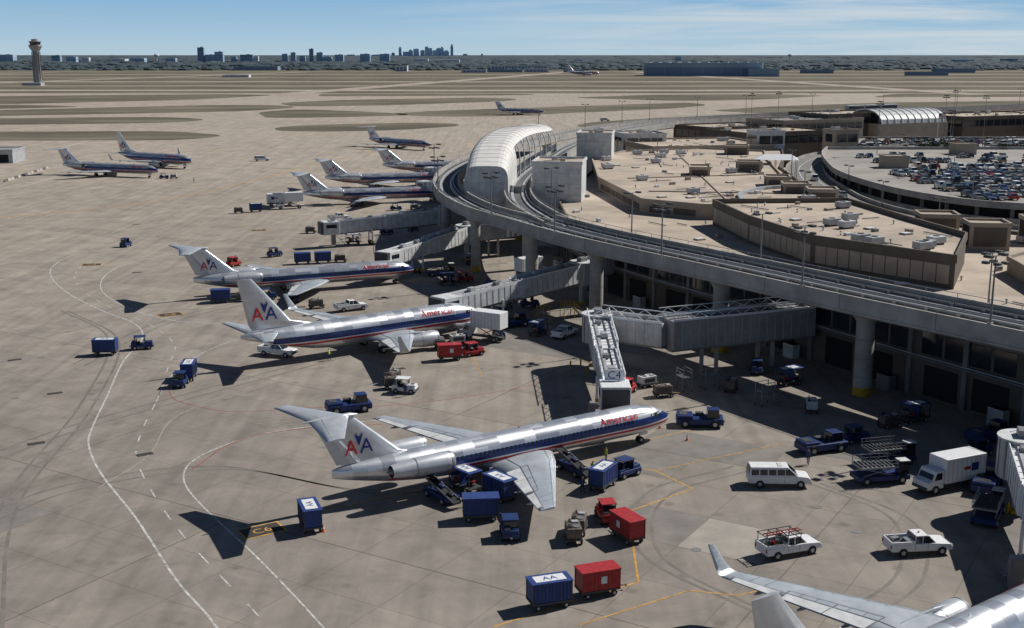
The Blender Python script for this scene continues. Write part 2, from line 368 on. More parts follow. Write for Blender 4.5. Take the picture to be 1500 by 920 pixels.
        strip(mb,[lerp(ss[1],ss[2],.03),lerp(ss[1],ss[2],.59)],.72,.97,OFFW,.02); strip(mb,[lerp(ss[1],ss[2],.64),lerp(ss[1],ss[2],.94)],.72,.97,OFFW,.02)
        for t in(.15,.45,.75):
            q=lerp(ss[1],ss[2],t); mb.loft([[Vector((q[0][0]-q[1]*k,q[0][1]+math.cos(u)*r,q[0][2]-.28+math.sin(u)*r)) for u in [i*math.pi/4 for i in range(8)]] for k,r in((.45,.03),(.6,.16),(.9,.16),(1.12,.02))],WINGM)
        tip=ss[2]
        if kind=='b7':
            le=tip[0]; r=[]
            for dx,dy,dz,ch,th in((0,0,0,1.75,.1),(-.25,.35,.12,1.55,.08),(-.7,.6,.6,1.2,.06),(-1.9,.95,2.5,.55,.03)):
                r.append(airfoil((le[0]+dx,le[1]+sgn*dy,le[2]+dz),ch,th, dz>.3))
            mb.loft(r,WINGM,True,True)
            mb.add([tuple(Vector(v)+Vector((0,-sgn*.02,0))) for v in [r[2][1],r[2][4],r[3][4],r[3][1]]],[[0,1,2,3]],TXBLUE)
    if kind=='md':
        mb.loft([airfoil((-31.4,0,4.1),8.6,.2,True),airfoil((-33.8,0,4.75),6.1,.24,True),airfoil((-38.7,0,8.85),4.0,.2,True)],SILV,True,True)
        mb.loft([airfoil((-37.9,0,4.3),2.6,.255,True),airfoil((-41.4,0,8.6),1.25,.21,True)],NACM,False,True)
        for sgn in(-1,1):
            hs=[((-39.1,0,9.0),4.1,.24),((-42.4,6.1*sgn,8.95),1.7,.1)]
            mb.loft([airfoil(*q) for q in hs],NACM,True,True); strip(mb,hs,.68,.69,WINGL); strip(mb,hs,0,.07,SILV,.012)
        mb.loft([[Vector((x+.8,math.cos(u)*r,9.0+math.sin(u)*r*.8)) for u in [i*math.pi/5 for i in range(10)]] for x,r in((-39,.05),(-39.7,.3),(-42,.34),(-44.6,.06))],NACM)
        fy=.27; As=2.05; Ax=(-39.75,-38.15); Az=5.15
    else:
        mb.loft([airfoil((-28.2,0,5.15),9.5,.08,True),airfoil((-31.9,0,6.0),6.3,.3,True),airfoil((-37.5,0,12.4),2.1,.14,True)],SILV,True,True)
        for sgn in(-1,1):
            hs=[((-34.0,.4*sgn,4.5),3.9,.22),((-37.9,7.1*sgn,5.15),1.4,.08)]
            mb.loft([airfoil(*q) for q in hs],WINGM,True,True); strip(mb,hs,.7,.715,WINGL)
        fy=.33; As=2.6; Ax=(-37.8,-35.8); Az=6.5
    gv,gf=glyph('A',As)
    for sgn in(-1,1):
        for k,(ox,mm) in enumerate(((Ax[0],TXRED),(Ax[1],TXBLUE))):
            vs=[]
            for v in gv:
                if sgn==-1: vs.append((ox+v.x,-fy,Az+v.y))
                else: vs.append((Ax[1-k]+As*.7-v.x,fy,Az+v.y))
            mb.add(vs,gf,mm)
        e=[(0,0),(.28,.5),(.9,1.9),(.55,1.5),(.5,2.0),(.25,1.35),(.12,1.5),(0,1.2),(-.12,1.5),(-.25,1.35),(-.5,2.0),(-.55,1.5),(-.9,1.9),(-.28,.5)]
        cx=(Ax[0]+Ax[1])/2+As*.34; q=As/2.9
        mb.add([(cx+p[0]*.75*q,sgn*(fy+.02),Az+1.1*q+p[1]*.95*q) for p in e],[list(range(len(e)))],TXBLUE)
    def nac(x0,y,z,r,ln):
        C=lambda pr,px:[Vector((x0+px,y+math.cos(u)*pr,z+math.sin(u)*pr)) for u in [i*math.pi/12 for i in range(24)]]
        mb.loft([C(pr,px) for px,pr in [(0,r*.86),(-.25,r*.99),(-.9,r*1.05),(-ln*.55,r),(-ln*.85,r*.8),(-ln,r*.66)]],NACM,True,False)
        mb.loft([C(pr,px) for px,pr in((0,r*.86),(-.35,r*.78),(-.7,r*.76))],STEEL,True,False)
        mb.cyl((x0-.7,y,z),(x0-.72,y,z),r*.76,r*.76,DARKIN,20); mb.cyl((x0-.35,y,z),(x0-.7,y,z),.02,r*.25,GREY,10)
        mb.cyl((x0-ln+.15,y,z),(x0-ln+.1,y,z),r*.66,r*.66,DARKIN,20); mb.cyl((x0-ln+.3,y,z),(x0-ln-.5,y,z),r*.4,.05,GREY,12)
        mb.loft([C(pr,px) for px,pr in((.01,r*.87),(-.2,r*1.0),(-.42,r*1.035))],STEEL,True,False)
        mb.loft([C(pr,px) for px,pr in((-ln*.62,r*.99),(-ln*.63,r*.99))],WINGL,True,False)
    for sgn in(-1,1):
        if kind=='md':
            nac(-29.6,sgn*2.75,3.65,.92,6.6)
            mb.loft([airfoil((-31,sgn*1.3,3.6),3.8,.16),airfoil((-31.2,sgn*2.3,3.65),3.4,.16)],SILV)
        else:
            nac(-11.2,sgn*4.9,1.62,1.12,4.6)
            mb.loft([airfoil((-12.2,sgn*4.9,2.5),5.2,.001,True),airfoil((-12.6,sgn*4.9,2.7),5.5,.15,True),airfoil((-14.6,sgn*4.9,2.9),4,.1,True)],WINGM)
    mg=-25.0 if kind=='md' else -19.6; gy=2.5 if kind=='md' else 2.85; wr=.55
    for sgn in(-1,1):
        mb.cyl((mg+.4,sgn*gy,wr),(mg+.4,sgn*gy,2.0),.12,.14,STEEL,8)
        for dy in(-.35,.35): mb.wheel(mg+.4,sgn*gy+dy,wr,.36)
        mb.box(mg+.4,sgn*(gy+.1),1.0,1.2,.05,.9,WHITE)
    ng=-4.0
    mb.cyl((ng,0,.35),(ng,0,1.6),.09,.1,STEEL,8)
    for dy in(-.22,.22): mb.wheel(ng,dy,.36,.2)
    for dy in(-.4,.4): mb.box(ng+.2,dy,.95,1.1,.04,.5,SILV)
    mb.box(ng-6,0,ax+Rr-.02,.6,.04,.35,WHITE,tx=.5); mb.box(ng-14,0,ax+Rr-.02,.5,.04,.3,WHITE,tx=.5)
    mb.cyl((-20,0,ax+Rr-.05),(-20,0,ax+Rr+.12),.12,.05,TXRED,8)
    return mb.mesh('airliner_'+kind)
MD=airliner('md'); B7=airliner('b7')
for me,x,y,h in((MD,17.5,128.6,33),(B7,-4.7,180.5,35.4),(MD,-18.4,222.3,24.5),(MD,-20,350,15),(MD,-20,393,12),(MD,-6,436,10),(MD,-36.7,538,-42),(MD,-123,417,-20),(B7,-120,450,-30),(MD,22.7,852,-35),(B7,45.3,84.6,36)):
    place(me,'airliner',(x,y,0),R(h))
o=place(B7,'airliner',(180,2500,0),R(8),1.7)

# ------------------------------------------------------------------ ground
def sheet(name,poly,z,m):
    mb=MB(); mb.add([(p[0],p[1],z) for p in poly],[list(range(len(poly)))],m); return mb.obj(name,recalc=False)
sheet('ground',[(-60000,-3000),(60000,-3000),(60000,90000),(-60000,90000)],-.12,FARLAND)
sheet('airfield_grass',[(-6000,-400),(6000,-400),(5000,3600),(-3500,3300)],-.06,GRASS)
def rounded(poly,rad=18):
    out=[]; n=len(poly)
    for i in range(n):
        p=Vector(poly[i]); a=Vector(poly[i-1])-p; b=Vector(poly[(i+1)%n])-p
        r=min(rad,a.length*.45,b.length*.45); p0=p+a.normalized()*r; p1=p+b.normalized()*r
        for k in range(6):
            t=k/5; out.append(tuple((1-t)**2*p0+2*t*(1-t)*p+t*t*p1))
    return out
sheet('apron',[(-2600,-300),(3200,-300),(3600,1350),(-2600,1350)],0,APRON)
tax=MB()
def ribbon(mb,pts,w,z,m,step=4):
    P=cr(pts,step); rings=[]
    for i,p in enumerate(P):
        a=P[max(i-1,0)]; b=P[min(i+1,len(P)-1)]; d=(b-a); d.z=0; d.normalize(); nn=Vector((-d.y,d.x,0))
        q=Vector((p.x,p.y,z)); rings.append([q-nn*w/2,q+nn*w/2])
    vs=[v for r in rings for v in r]; mb.add(vs,[[2*k,2*k+1,2*k+3,2*k+2] for k in range(len(rings)-1)],m)
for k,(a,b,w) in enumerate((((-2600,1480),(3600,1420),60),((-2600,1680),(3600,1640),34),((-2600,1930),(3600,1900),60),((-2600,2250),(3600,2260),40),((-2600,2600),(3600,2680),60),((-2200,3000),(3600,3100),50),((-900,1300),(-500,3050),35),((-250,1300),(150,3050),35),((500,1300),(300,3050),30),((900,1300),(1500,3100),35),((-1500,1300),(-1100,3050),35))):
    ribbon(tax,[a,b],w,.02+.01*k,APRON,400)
tax.obj('runway',recalc=False)
isl=MB()
for poly in ([(-420,560),(-300,600),(-165,604),(-150,640),(-190,678),(-300,672),(-420,690)],
 [(-140,714),(-125,738),(-60,764),(-34,752),(-31,728),(-60,690),(-95,672),(-132,676)],
 [(-400,830),(-312,866),(-203,919),(-172,985),(-200,1030),(-262,1030),(-420,920)],
 [(-208,1075),(-160,1150),(-35,1212),(8,1180),(-4,1120),(-100,1030),(-182,1004)],
 [(-92,880),(-60,925),(40,1000),(160,1090),(168,1030),(128,965),(30,880),(-5,840),(-60,838)],
 [(57,1212),(150,1300),(290,1320),(330,1270),(240,1160),(156,1120)],
 [(150,930),(220,1010),(340,1090),(600,1165),(900,1190),(880,1080),(520,978),(280,905),(180,885)],
 [(-700,1175),(-520,1260),(-315,1320),(-250,1290),(-300,1160),(-420,1060),(-640,1020)],
 [(-470,720),(-330,735),(-215,760),(-198,800),(-240,835),(-330,822),(-480,780)],
 [(-165,815),(-100,838),(-68,862),(-100,905),(-170,955),(-190,900)],
 [(-420,470),(-240,500),(-215,520),(-300,545),(-420,540)],
 [(-620,900),(-440,930),(-350,1000),(-420,1040),(-620,1000)],
 [(360,1220),(700,1250),(1200,1280),(1100,1330),(420,1335)],
 [(-200,1250),(-60,1262),(30,1300),(10,1335),(-210,1335)],
 [(60,690),(130,725),(210,790),(240,840),(180,860),(110,830),(50,770),(36,720)],
 [(1000,950),(1500,1000),(1500,1150),(1060,1080)],[(-1300,700),(-620,700),(-680,1330),(-1300,1330)],
 [(290,850),(420,880),(600,930),(900,980),(840,1020),(520,950),(320,890)],
 [(330,760),(520,800),(800,850),(780,890),(500,845),(340,800)]):
    rp=rounded(poly,22)
    # slightly ragged grass edge
    fine=[]
    for i in range(len(rp)):
        a=Vector(rp[i]); b=Vector(rp[(i+1)%len(rp)]); k=max(1,int((b-a).length/6))
        for j in range(k): q=a+(b-a)*j/k; fine.append((q.x+random.uniform(-.6,.6),q.y+random.uniform(-1.2,1.2)))
    isl.add([(p[0],p[1],.03) for p in fine],[list(range(len(fine)))],GRASS)
isl.obj('grass_verge',recalc=False)

mk=MB()
def line(pts,w,m,z=.012,dash=None):
    P=cr(pts,1.2)
    if not dash: ribbon(mk,[tuple(p) for p in P],w,z,m,1.2); return
    acc=0; cur=[]; on=True
    for a,b in zip(P,P[1:]):
        if on: cur.append(a)
        acc+=(b-a).length
        if acc>(dash[0] if on else dash[1]):
            if on: cur.append(b); ribbon(mk,[tuple(q) for q in (cur[0],cur[-1])],w,z,m,10); cur=[]
            on=not on; acc=0
# replaced slabs, aligned with the joint grid
cg,sg=math.cos(R(-31)),math.sin(R(-31))
used=set()
for i in range(46):
    gx=random.randint(-14,22); gy=random.randint(4,34)
    if (gx,gy) in used: continue
    used.add((gx,gy)); w_=random.choice([1,1,2]); 
    cs=[(gx*7.6+.06,gy*7.6+.06),((gx+w_)*7.6-.06,gy*7.6+.06),((gx+w_)*7.6-.06,(gy+1)*7.6-.06),(gx*7.6+.06,(gy+1)*7.6-.06)]
    mk.add([(x*cg-y*sg,x*sg+y*cg,.004+.00004*i) for x,y in cs],[[0,1,2,3]],random.choice([PATCH1,PATCH2,PATCH2]))
# tyre marks
for k,pts in enumerate(([(-50,100),(-44,112),(-30,118),(-12,111),(4,121)],[(-56,120),(-50,132),(-35,152),(-20,170),(-8,178)],[(-60,160),(-56,186),(-44,205),(-28,217)],[(-38,80),(-48,108),(-52,140),(-60,175),(-75,196)],[(20,84),(12,96),(14,110),(24,118)],[(26,84),(33,92),(36,104),(30,114)])):
    for off in(-1,1):
        line([(x+off*.9,y-off*.5) for x,y in pts],.32,TYRE,.0075+.0006*k)
LA=[(-14.5,68),(-22.1,82.5),(-27.4,90.8),(-34.8,104.1),(-42,116),(-46.3,124.7),(-48.2,131),(-51,145),(-54.4,161.9),(-56,176),(-60.2,186),(-68.8,196.1),(-79.8,210.8),(-89.3,227.7),(-93.5,241),(-93.5,254.5),(-86,264),(-71.6,275.9),(-60,303),(-52,345),(-50,400)]
line(LA,.22,MWHITE)
line([(-6,68),(-14.1,82.5),(-21.5,94.9),(-30.7,109.3),(-33.6,116),(-33.5,121.3),(-30.4,127.1),(-25.1,131.3),(-15.3,134.7)],.18,MWHITE)
line([(-10,68),(-18.2,82.5),(-30.2,101.5),(-39,118.6),(-42,129),(-44.5,145),(-47.5,160),(-50,172),(-58,186),(-70,201),(-80,217),(-86,232),(-87,246),(-80,258),(-70,268)],.16,MWHITE,dash=(2.2,2.6))
line([(-44,142),(-45.5,152),(-45,165),(-41,176),(-34,181)],.13,MWHITE)
line([(-44,186),(-54,188),(-64,197),(-74,212),(-79,228),(-79,242),(-74,253),(-66,262)],.2,MWHITE)
line([(-33.2,117.5),(-30.4,127.1),(-23.5,131.6),(-15,133)],.12,MRED,.016)
line([(-44.7,149.6),(-42.5,144),(-39.9,141.3),(-33.7,138),(-24.9,139.6),(-12.6,141.3),(.9,148.6),(9.3,158)],.1,MRED)
line([(-36,186),(-28,178),(-10,176),(2,188)],.1,MRED)
line([(-41,112),(-39,122),(-40,135),(-36,146)],.14,MFAINT,.02); line([(-30,133),(-10,140),(4,152)],.12,MFAINT); line([(-64,225),(-40,238),(-22,250)],.12,MFAINT)
def pline(pts,w,m,z=.012):
    for a,b in zip(pts,pts[1:]): ribbon(mk,[a,b],w,z,m,50)
pline([(-1.4,82.7),(10.3,90.5),(10.9,105.8),(17.9,111.9),(14.8,117.1),(6,121.7)],.2,MYEL)
pline([(5.1,83),(14.2,88.9),(18,88),(21.6,89.8)],.16,MYEL,.016)
pline([(-20,104.6),(22,131.8)],.16,MYEL,.016)
pline([(-38,156),(0,183.6)],.14,MYEL); pline([(-58,204),(-14,224.3)],.14,MYEL)
pline([(14.8,117.1),(30,126)],.14,MYEL,.02); pline([(-4,154),(-6,168)],.14,MYEL); pline([(26,82),(30,80),(45,72)],.16,MYEL)
for (x,y,a) in((-22.6,101.3,33),(-56.5,193,30),(-86,241,10),(-62,290,15)):
    M=Matrix.Translation((x,y,0))@Matrix.Rotation(R(a),4,'Z')
    mk.add([(-2.0,-1.3,.024),(2.0,-1.3,.024),(2.0,1.3,.024),(-2.0,1.3,.024)],[[0,1,2,3]],MYEL,M=M)
    mk.add([(-1.8,-1.1,.028),(1.8,-1.1,.028),(1.8,1.1,.028),(-1.8,1.1,.028)],[[0,1,2,3]],MDARK,M=M)
    gv,gf=glyph('C6' if x>-30 else 'C8',1.5,'CENTER'); mk.add([(v.x,v.y-.55,.032) for v in gv],gf,MYEL,M=M)
for (x,y) in((-39.5,122.3),(-58,146),(-52.6,126),(-70,163),(-36,199),(-74,232),(-95,300),(-15.5,158),(20.5,139)):
    M=Matrix.Translation((x,y,0))@Matrix.Rotation(R(31),4,'Z')
    mk.add([(-.9,-.45,.024),(.9,-.45,.024),(.9,.45,.024),(-.9,.45,.024)],[[0,1,2,3]],MDARK,M=M)
for i,(tx_,x,y) in enumerate((('STOP',-50,168),('AIR',-46.3,167.5),('CRAFT',-50.5,164.4),('LOOK',-46,163.6),('YIELD',-50,161))):
    gv,gf=glyph(tx_,1.25,'CENTER'); M=Matrix.Translation((x,y,.016))@Matrix.Rotation(R(-12),4,'Z'); mk.add([(v.x*.85,v.y*1.7,0) for v in gv],gf,MFAINT,M=M)
for (x,y) in((26,100),(31,101),(29,107),(16,97),(6,94)):
    mk.cyl((x,y,.014),(x,y,.024),.45,.45,CONCD,16)
line([(-150,300),(-110,340),(-90,400),(-70,500),(-20,600),(120,680),(400,760)],.5,MYEL)
line([(-300,500),(-60,560),(200,690),(600,840)],.5,MYEL,.016)
mk.obj('apron_markings',recalc=False)

# ------------------------------------------------------------------ elevated guideway
gw=MB()
def deckpart(path,hw,zt=12.3,th=1.0,single=True,par=1.25):
    P=[(p.x,p.y,0) for p in cr(path,4)]
    gw.sweep(P,[(-hw,zt-th),(-hw+1.4,zt-th-.5),(hw-1.4,zt-th-.5),(hw,zt-th),(hw,zt),(-hw,zt)],CONC)
    gw.sweep(P,[(-hw+.14,zt+.004),(hw-.14,zt+.004)],TRACK,closed=False)
    gw.sweep(P,[(-hw-.18,zt-th+.1),(-hw+.12,zt-th+.1),(-hw+.12,zt+par),(-hw-.18,zt+par)],CONC)
    gw.sweep(P,[(hw-.12,zt-th+.1),(hw+.18,zt-th+.1),(hw+.18,zt+par),(hw-.12,zt+par)],CONC)
    for s_ in(-1,1): gw.sweep(P,[(s_*(hw+.19),zt-th+.1),(s_*(hw+.3),zt-th+.1),(s_*(hw+.3),zt-th+.35),(s_*(hw+.19),zt-th+.35)],CONC)
    tr=[0] if single else [-hw/2+.1,hw/2-.1]
    for c in tr:
        for o_ in(-1.15,1.15): gw.sweep(P,[(c+o_-.3,zt+.01),(c+o_+.3,zt+.01),(c+o_+.3,zt+.28),(c+o_-.3,zt+.28)],LGREY)
        for o_ in(-1.75,1.75): gw.sweep(P,[(c+o_-.05,zt+.5),(c+o_+.05,zt+.5),(c+o_+.05,zt+.72),(c+o_-.05,zt+.72)],STEEL)
    if not single: gw.sweep(P,[(-.4,zt+.01),(.4,zt+.01),(.4,zt+.6),(-.4,zt+.6)],GREY)
    for o_ in(-hw,hw):
        gw.sweep(P,[(o_-.03,zt+par+.45),(o_+.03,zt+par+.45),(o_+.03,zt+par+.52),(o_-.03,zt+par+.52)],STEEL)
    for i in range(0,len(P)-1):
        d=Vector(P[i+1])-Vector(P[i]); a=math.atan2(d.y,d.x); nn=Vector((-d.y,d.x,0)).normalized()
        for o_ in(-hw,hw):
            q=Vector(P[i])+nn*o_; gw.box(q.x,q.y,zt+par-.02,.06,.06,.5,STEEL,a)
        if not single:
            for o_ in(-3.9,-.7,.9,4.1): q=Vector(P[i])+nn*o_; gw.box(q.x,q.y,zt+.02,.5,.14,.6,STEEL,a)
        if i%3==0:
            for o_ in(-hw-.19,hw+.19):
                q=Vector(P[i])+nn*o_; gw.box(q.x,q.y,zt-th+.36,.07,.03,th+par-.4,CONCD,a)
def pier(x,y,z=10.9,r=1.15,a=0):
    gw.cyl((x,y,0),(x,y,z-1.6),r,r,CONC,20); gw.cyl((x,y,0),(x,y,1.1),r+.03,r+.03,YEL,20)
    gw.loft([[Vector((x+math.cos(u)*r*k,y+math.sin(u)*r*k,zz)) for u in [i*math.pi/10 for i in range(20)]] for zz,k in((z-1.6,1),(z-1.0,1.25),(z-.2,2.0),(z,2.1))],CONC)
    for k in range(1,4): gw.cyl((x,y,k*2.4),(x,y,k*2.4+.05),r+.01,r+.01,CONCD,20)
main=[(88,84),(75,100.5),(65.8,114),(56.5,127.5),(44.2,145.5),(30,168),(13.9,193.5),(3.6,214)]
deckpart(main,4.9,single=False)
outer=[(4.2,209),(-.5,218),(-6.7,232),(-12.4,254),(-15.5,280),(-15,310),(-10.5,345),(-2,385),(12,430),(32,485),(64.5,543),(117,591),(199,640),(299,707),(440,790)]
inner=[(8.4,208.5),(5.2,222),(2.2,240),(1.2,262),(2.5,290),(7,325),(13,355),(18,385),(26,420),(41,468),(64,516),(90,551),(122,580)]
deckpart(outer,2.8,12.27); deckpart(inner,2.8,12.24)
for x,y in((75,100.5),(60,122.4),(44.2,145.5),(30,168),(13.9,193.5),(3.6,214)): pier(x,y)
for x,y in((-7.2,233.5),(-15,268),(-14,320),(3,236),(1.6,275),(12,430),(32,485),(64.5,543),(117,591),(199,640),(299,707),(26,420),(370,750),(250,673),(155,614)): pier(x,y,10.8,.95)
gw.obj('elevated_guideway')

# station hall
stn=MB()
path=cr([(-5.5,257),(-4.6,290),(-1.2,325),(6.3,378)],2.6)
PANEL=mat('station_roof_white',(.68,.66,.62),.5,.05,noise=.12,scale=.25)
N=len(path); rings=[]; ringsu=[]; NK=16
for i,p in enumerate(path):
    t=i/(N-1); hw=4.7+3.4*t; zt=18.6+2.2*t+2.6*math.sin(math.pi*min(t*1.05,1)); ze=12.4
    a=path[max(i-1,0)]; b=path[min(i+1,N-1)]; d=(b-a).normalized(); nn=Vector((-d.y,d.x,0))
    prof=[]; pw=.42+.25*t
    for k in range(NK+1):
        u=math.pi*k/NK; cs=math.cos(u)
        prof.append((math.copysign(abs(cs)**pw,cs)*hw, ze+(zt-ze)*max(math.sin(u),0)**pw))
    rings.append([Vector((p.x,p.y,0))+nn*o_+Vector((0,0,z)) for o_,z in prof]); ringsu.append((p,nn,hw,zt,ze,d))
cut=int(N*.3)
stn.open([r for r in rings[:cut+1]],PANEL,False)
stn.open([r[:NK-3] for r in rings[cut:]],PANEL,False)
stn.open([[v*1-Vector((0,0,.3)) for v in r[2:NK-3]] for r in rings],GREY)
for i in range(0,N):
    r=rings[i]
    big=(i%4==0)
    if not big and i%2: continue
    for k,(a,b) in enumerate(zip(r,r[1:])):
        if k>=NK-4 and i>cut and not big: continue
        stn.cyl(a+Vector((0,0,.03)),b+Vector((0,0,.03)),.16 if (big and i>cut and k>=NK-4) else .05,.16 if (big and i>cut and k>=NK-4) else .05,PANEL if k<NK-4 else WHITE,5)
stn.sweep([(p.x-nn.x*(hw-.4),p.y-nn.y*(hw-.4),0) for p,nn,hw,zt,ze,d in ringsu[cut:]],[(-.06,12.5),(.06,12.5),(.06,15),(-.06,15)],GLASS)
stn.sweep([(p.x,p.y,0) for p in path],[(-4.4,10.6),(4.4,10.6),(4.4,12.6),(-4.4,12.6)],CONC)
p,nn,hw,zt,ze,d=ringsu[0]
ew=[rings[0][k]-d*.05 for k in range(NK+1)]; base=[p-nn*hw-d*.05+Vector((0,0,11)),p+nn*hw-d*.05+Vector((0,0,11))]
stn.add([*ew,base[0],base[1]],[list(range(NK+3))],OFFW)
for k in range(1,6):
    q=p+nn*(-hw+2*hw*k/6)-d*.1; stn.box(q.x,q.y,11.2,.06,.06,6.8,LGREY)
q=p-d*.12; stn.box(q.x,q.y,15,8.6,.08,.08,LGREY,math.atan2(nn.y,nn.x))
p,nn,hw,zt,ze,d=ringsu[-1]
for k in range(-2,3):
    q=p+nn*k*2.6; stn.cyl((q.x,q.y,12.3),(q.x,q.y,zt-.6-abs(k)*.5),.14,.14,WHITE,8)
stn.obj('train_station',recalc=True)

def rectp(cx,cy,sx,sy,a=0):
    c,s=math.cos(R(a)),math.sin(R(a)); return [(cx+x*c-y*s,cy+x*s+y*c) for x,y in((-sx/2,-sy/2),(sx/2,-sy/2),(sx/2,sy/2),(-sx/2,sy/2))]
def panels(mb,a,b,z0,z1,w,gap,m,proud=.04,side=1):
    a=Vector((*a,0));b=Vector((*b,0)); d=b-a; L=d.length; d.normalize(); nn=Vector((d.y,-d.x,0))*side
    n=int(L/(w+gap)); 
    if n<1: return
    off=(L-n*(w+gap)+gap)/2
    for i in range(n):
        c=a+d*(off+i*(w+gap)+w/2)+nn*proud/2
        mb.box(c.x,c.y,z0,w,proud,z1-z0,m,math.atan2(d.y,d.x))
def inside(p,poly):
    c=False; n=len(poly)
    for i in range(n):
        x0,y0=poly[i]; x1,y1=poly[i-1]
        if (y0>p[1])!=(y1>p[1]) and p[0]<(x1-x0)*(p[1]-y0)/(y1-y0)+x0: c=not c
    return c
def roofstuff(mb,poly,z,n,a=28,ex=None):
    xs=[p[0] for p in poly]; ys=[p[1] for p in poly]; k=0; tries=0
    while k<n and tries<n*20:
        tries+=1; x=random.uniform(min(xs),max(xs)); y=random.uniform(min(ys),max(ys))
        if not inside((x,y),poly) or not inside((x+2.5,y+2),poly) or not inside((x-2.5,y-2),poly): continue
        if ex and any(inside((x,y),e) for e in ex): continue
        k+=1; t=random.random()
        if t<.3: mb.box(x,y,z,random.uniform(.6,1.5),random.uniform(.5,1.1),random.uniform(.3,.8),random.choice([WHITE,LGREY,BEIGEW,GREY]),R(a),.04)
        elif t<.58: mb.cyl((x,y,z),(x,y,z+random.uniform(.3,.6)),.12,.12,LGREY,8); mb.cyl((x,y,z+.5),(x,y,z+.7),.22,.14,LGREY,8)
        elif t<.68: mb.box(x,y,z,1.8,1.3,.22,BEIGEW,R(a)); mb.box(x,y,z+.22,1.6,1.1,.1,WHITE,R(a))
        elif t<.8:
            mb.box(x,y,z+.3,2.6,1.6,1.0,random.choice([LGREY,OFFW]),R(a),.05); mb.cyl((x,y,z+1.3),(x,y,z+1.4),.5,.5,DGREY,10); mb.box(x,y,z,2.2,1.2,.3,DGREY,R(a))
        else:
            L=random.uniform(3,9); mb.box(x,y,z+.15,L,.14,.14,GREY,R(a+random.choice([0,90])))
TO=[(80,90),(66,117),(58.8,131.3),(50.4,146.4),(42,163),(33,180),(24,197),(16,213),(11,232),(10.5,260),(14,290),(20,320),(23.1,337),(30,370),(40,400)]
TI=[(118,130),(122,170),(118,192),(104,204),(90,217),(78,236),(72,260),(72,292),(77,345),(85,375),(92,410)]
tp=TO+TI[::-1]
P2=[(23,345),(21,290),(26.8,245.5),(38,236),(63,236),(65,283),(73,345),(78,372),(60,384),(35,372)]
P3=[(38.7,229),(41,205),(46.2,182.4),(61.5,163.4),(71,185),(68,205),(65,231)]
P5=[(72,158),(84,150),(97,160),(92,176),(80,182),(74,176)]
tm=MB(); tm.prism(tp,0,10,BROWNW,ROOF,.6)
for a,b in zip(TO,TO[1:]):
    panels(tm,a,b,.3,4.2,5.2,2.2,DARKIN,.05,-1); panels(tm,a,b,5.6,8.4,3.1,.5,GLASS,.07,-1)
    A=Vector((*a,0));B=Vector((*b,0)); d=(B-A); c=(A+B)/2
    tm.box(c.x,c.y,4.5,d.length,.5,.7,BROWNW,math.atan2(d.y,d.x)); tm.box(c.x,c.y,8.6,d.length,.62,.3,CONCD,math.atan2(d.y,d.x))
    k=int(d.length//7.4)
    nn=Vector((-d.y,d.x,0)).normalized()
    for i in range(k+1):
        q=A+d*(i/(k or 1)); tm.box(q.x,q.y,0,.7,.7,9.6,CONCD,math.atan2(d.y,d.x))
        if i%2==0:
            w_=q+nn*1.4+d.normalized()*2.5; tm.box(w_.x,w_.y,0,2.2,1.2,2.0,random.choice([OFFW,GREY,LGREY]),math.atan2(d.y,d.x),.05)
    for off,zz in((.45,5.3),(.6,5.05)):
        a1=A+nn*off; b1=B+nn*off; tm.cyl((a1.x,a1.y,zz),(b1.x,b1.y,zz),.1,.1,LGREY if zz>5.2 else GREY,6)
roofstuff(tm,tp,10,90,ex=[P2,P3,P5])
tm.prism(P2,10.01,12.6,BEIGEW,ROOF,.5)
for a,b in zip(P2[:4],P2[1:4]): panels(tm,a,b,10.4,11.7,5.2,.6,BROWNW,.06,1); panels(tm,a,b,10.4,11.7,5.2,.6,BROWNW,.06,-1)
roofstuff(tm,P2,12.6,110)
for a,b in (((30,262),(58,258)),((28,290),(64,300)),((40,320),(44,372)),((44,240),(50,360))):
    A=Vector((*a,0));B=Vector((*b,0)); d=B-A; c=(A+B)/2; tm.box(c.x,c.y,12.61,d.length,.3,.22,BEIGEW,math.atan2(d.y,d.x))
tm.sweep([(p.x,p.y,12.6) for p in cr([(47,243),(49,255),(56,266),(64,270)],2)],[(-.5,0),(.5,0),(.5,.7),(-.5,.7)],LGREY)
tm.prism(P3,10.02,14,BROWNW,ROOF,.9)
for a,b in zip(P3[:4],P3[1:4]): panels(tm,a,b,10.6,13.3,1.9,.18,BEIGEW,.05,1); panels(tm,a,b,10.6,13.3,1.9,.18,BEIGEW,.05,-1)
roofstuff(tm,P3,14,55)
tm.prism(P5,10.03,12.2,BEIGEW,ROOF,.5); roofstuff(tm,P5,12.2,14)
tm.obj('terminal_building')
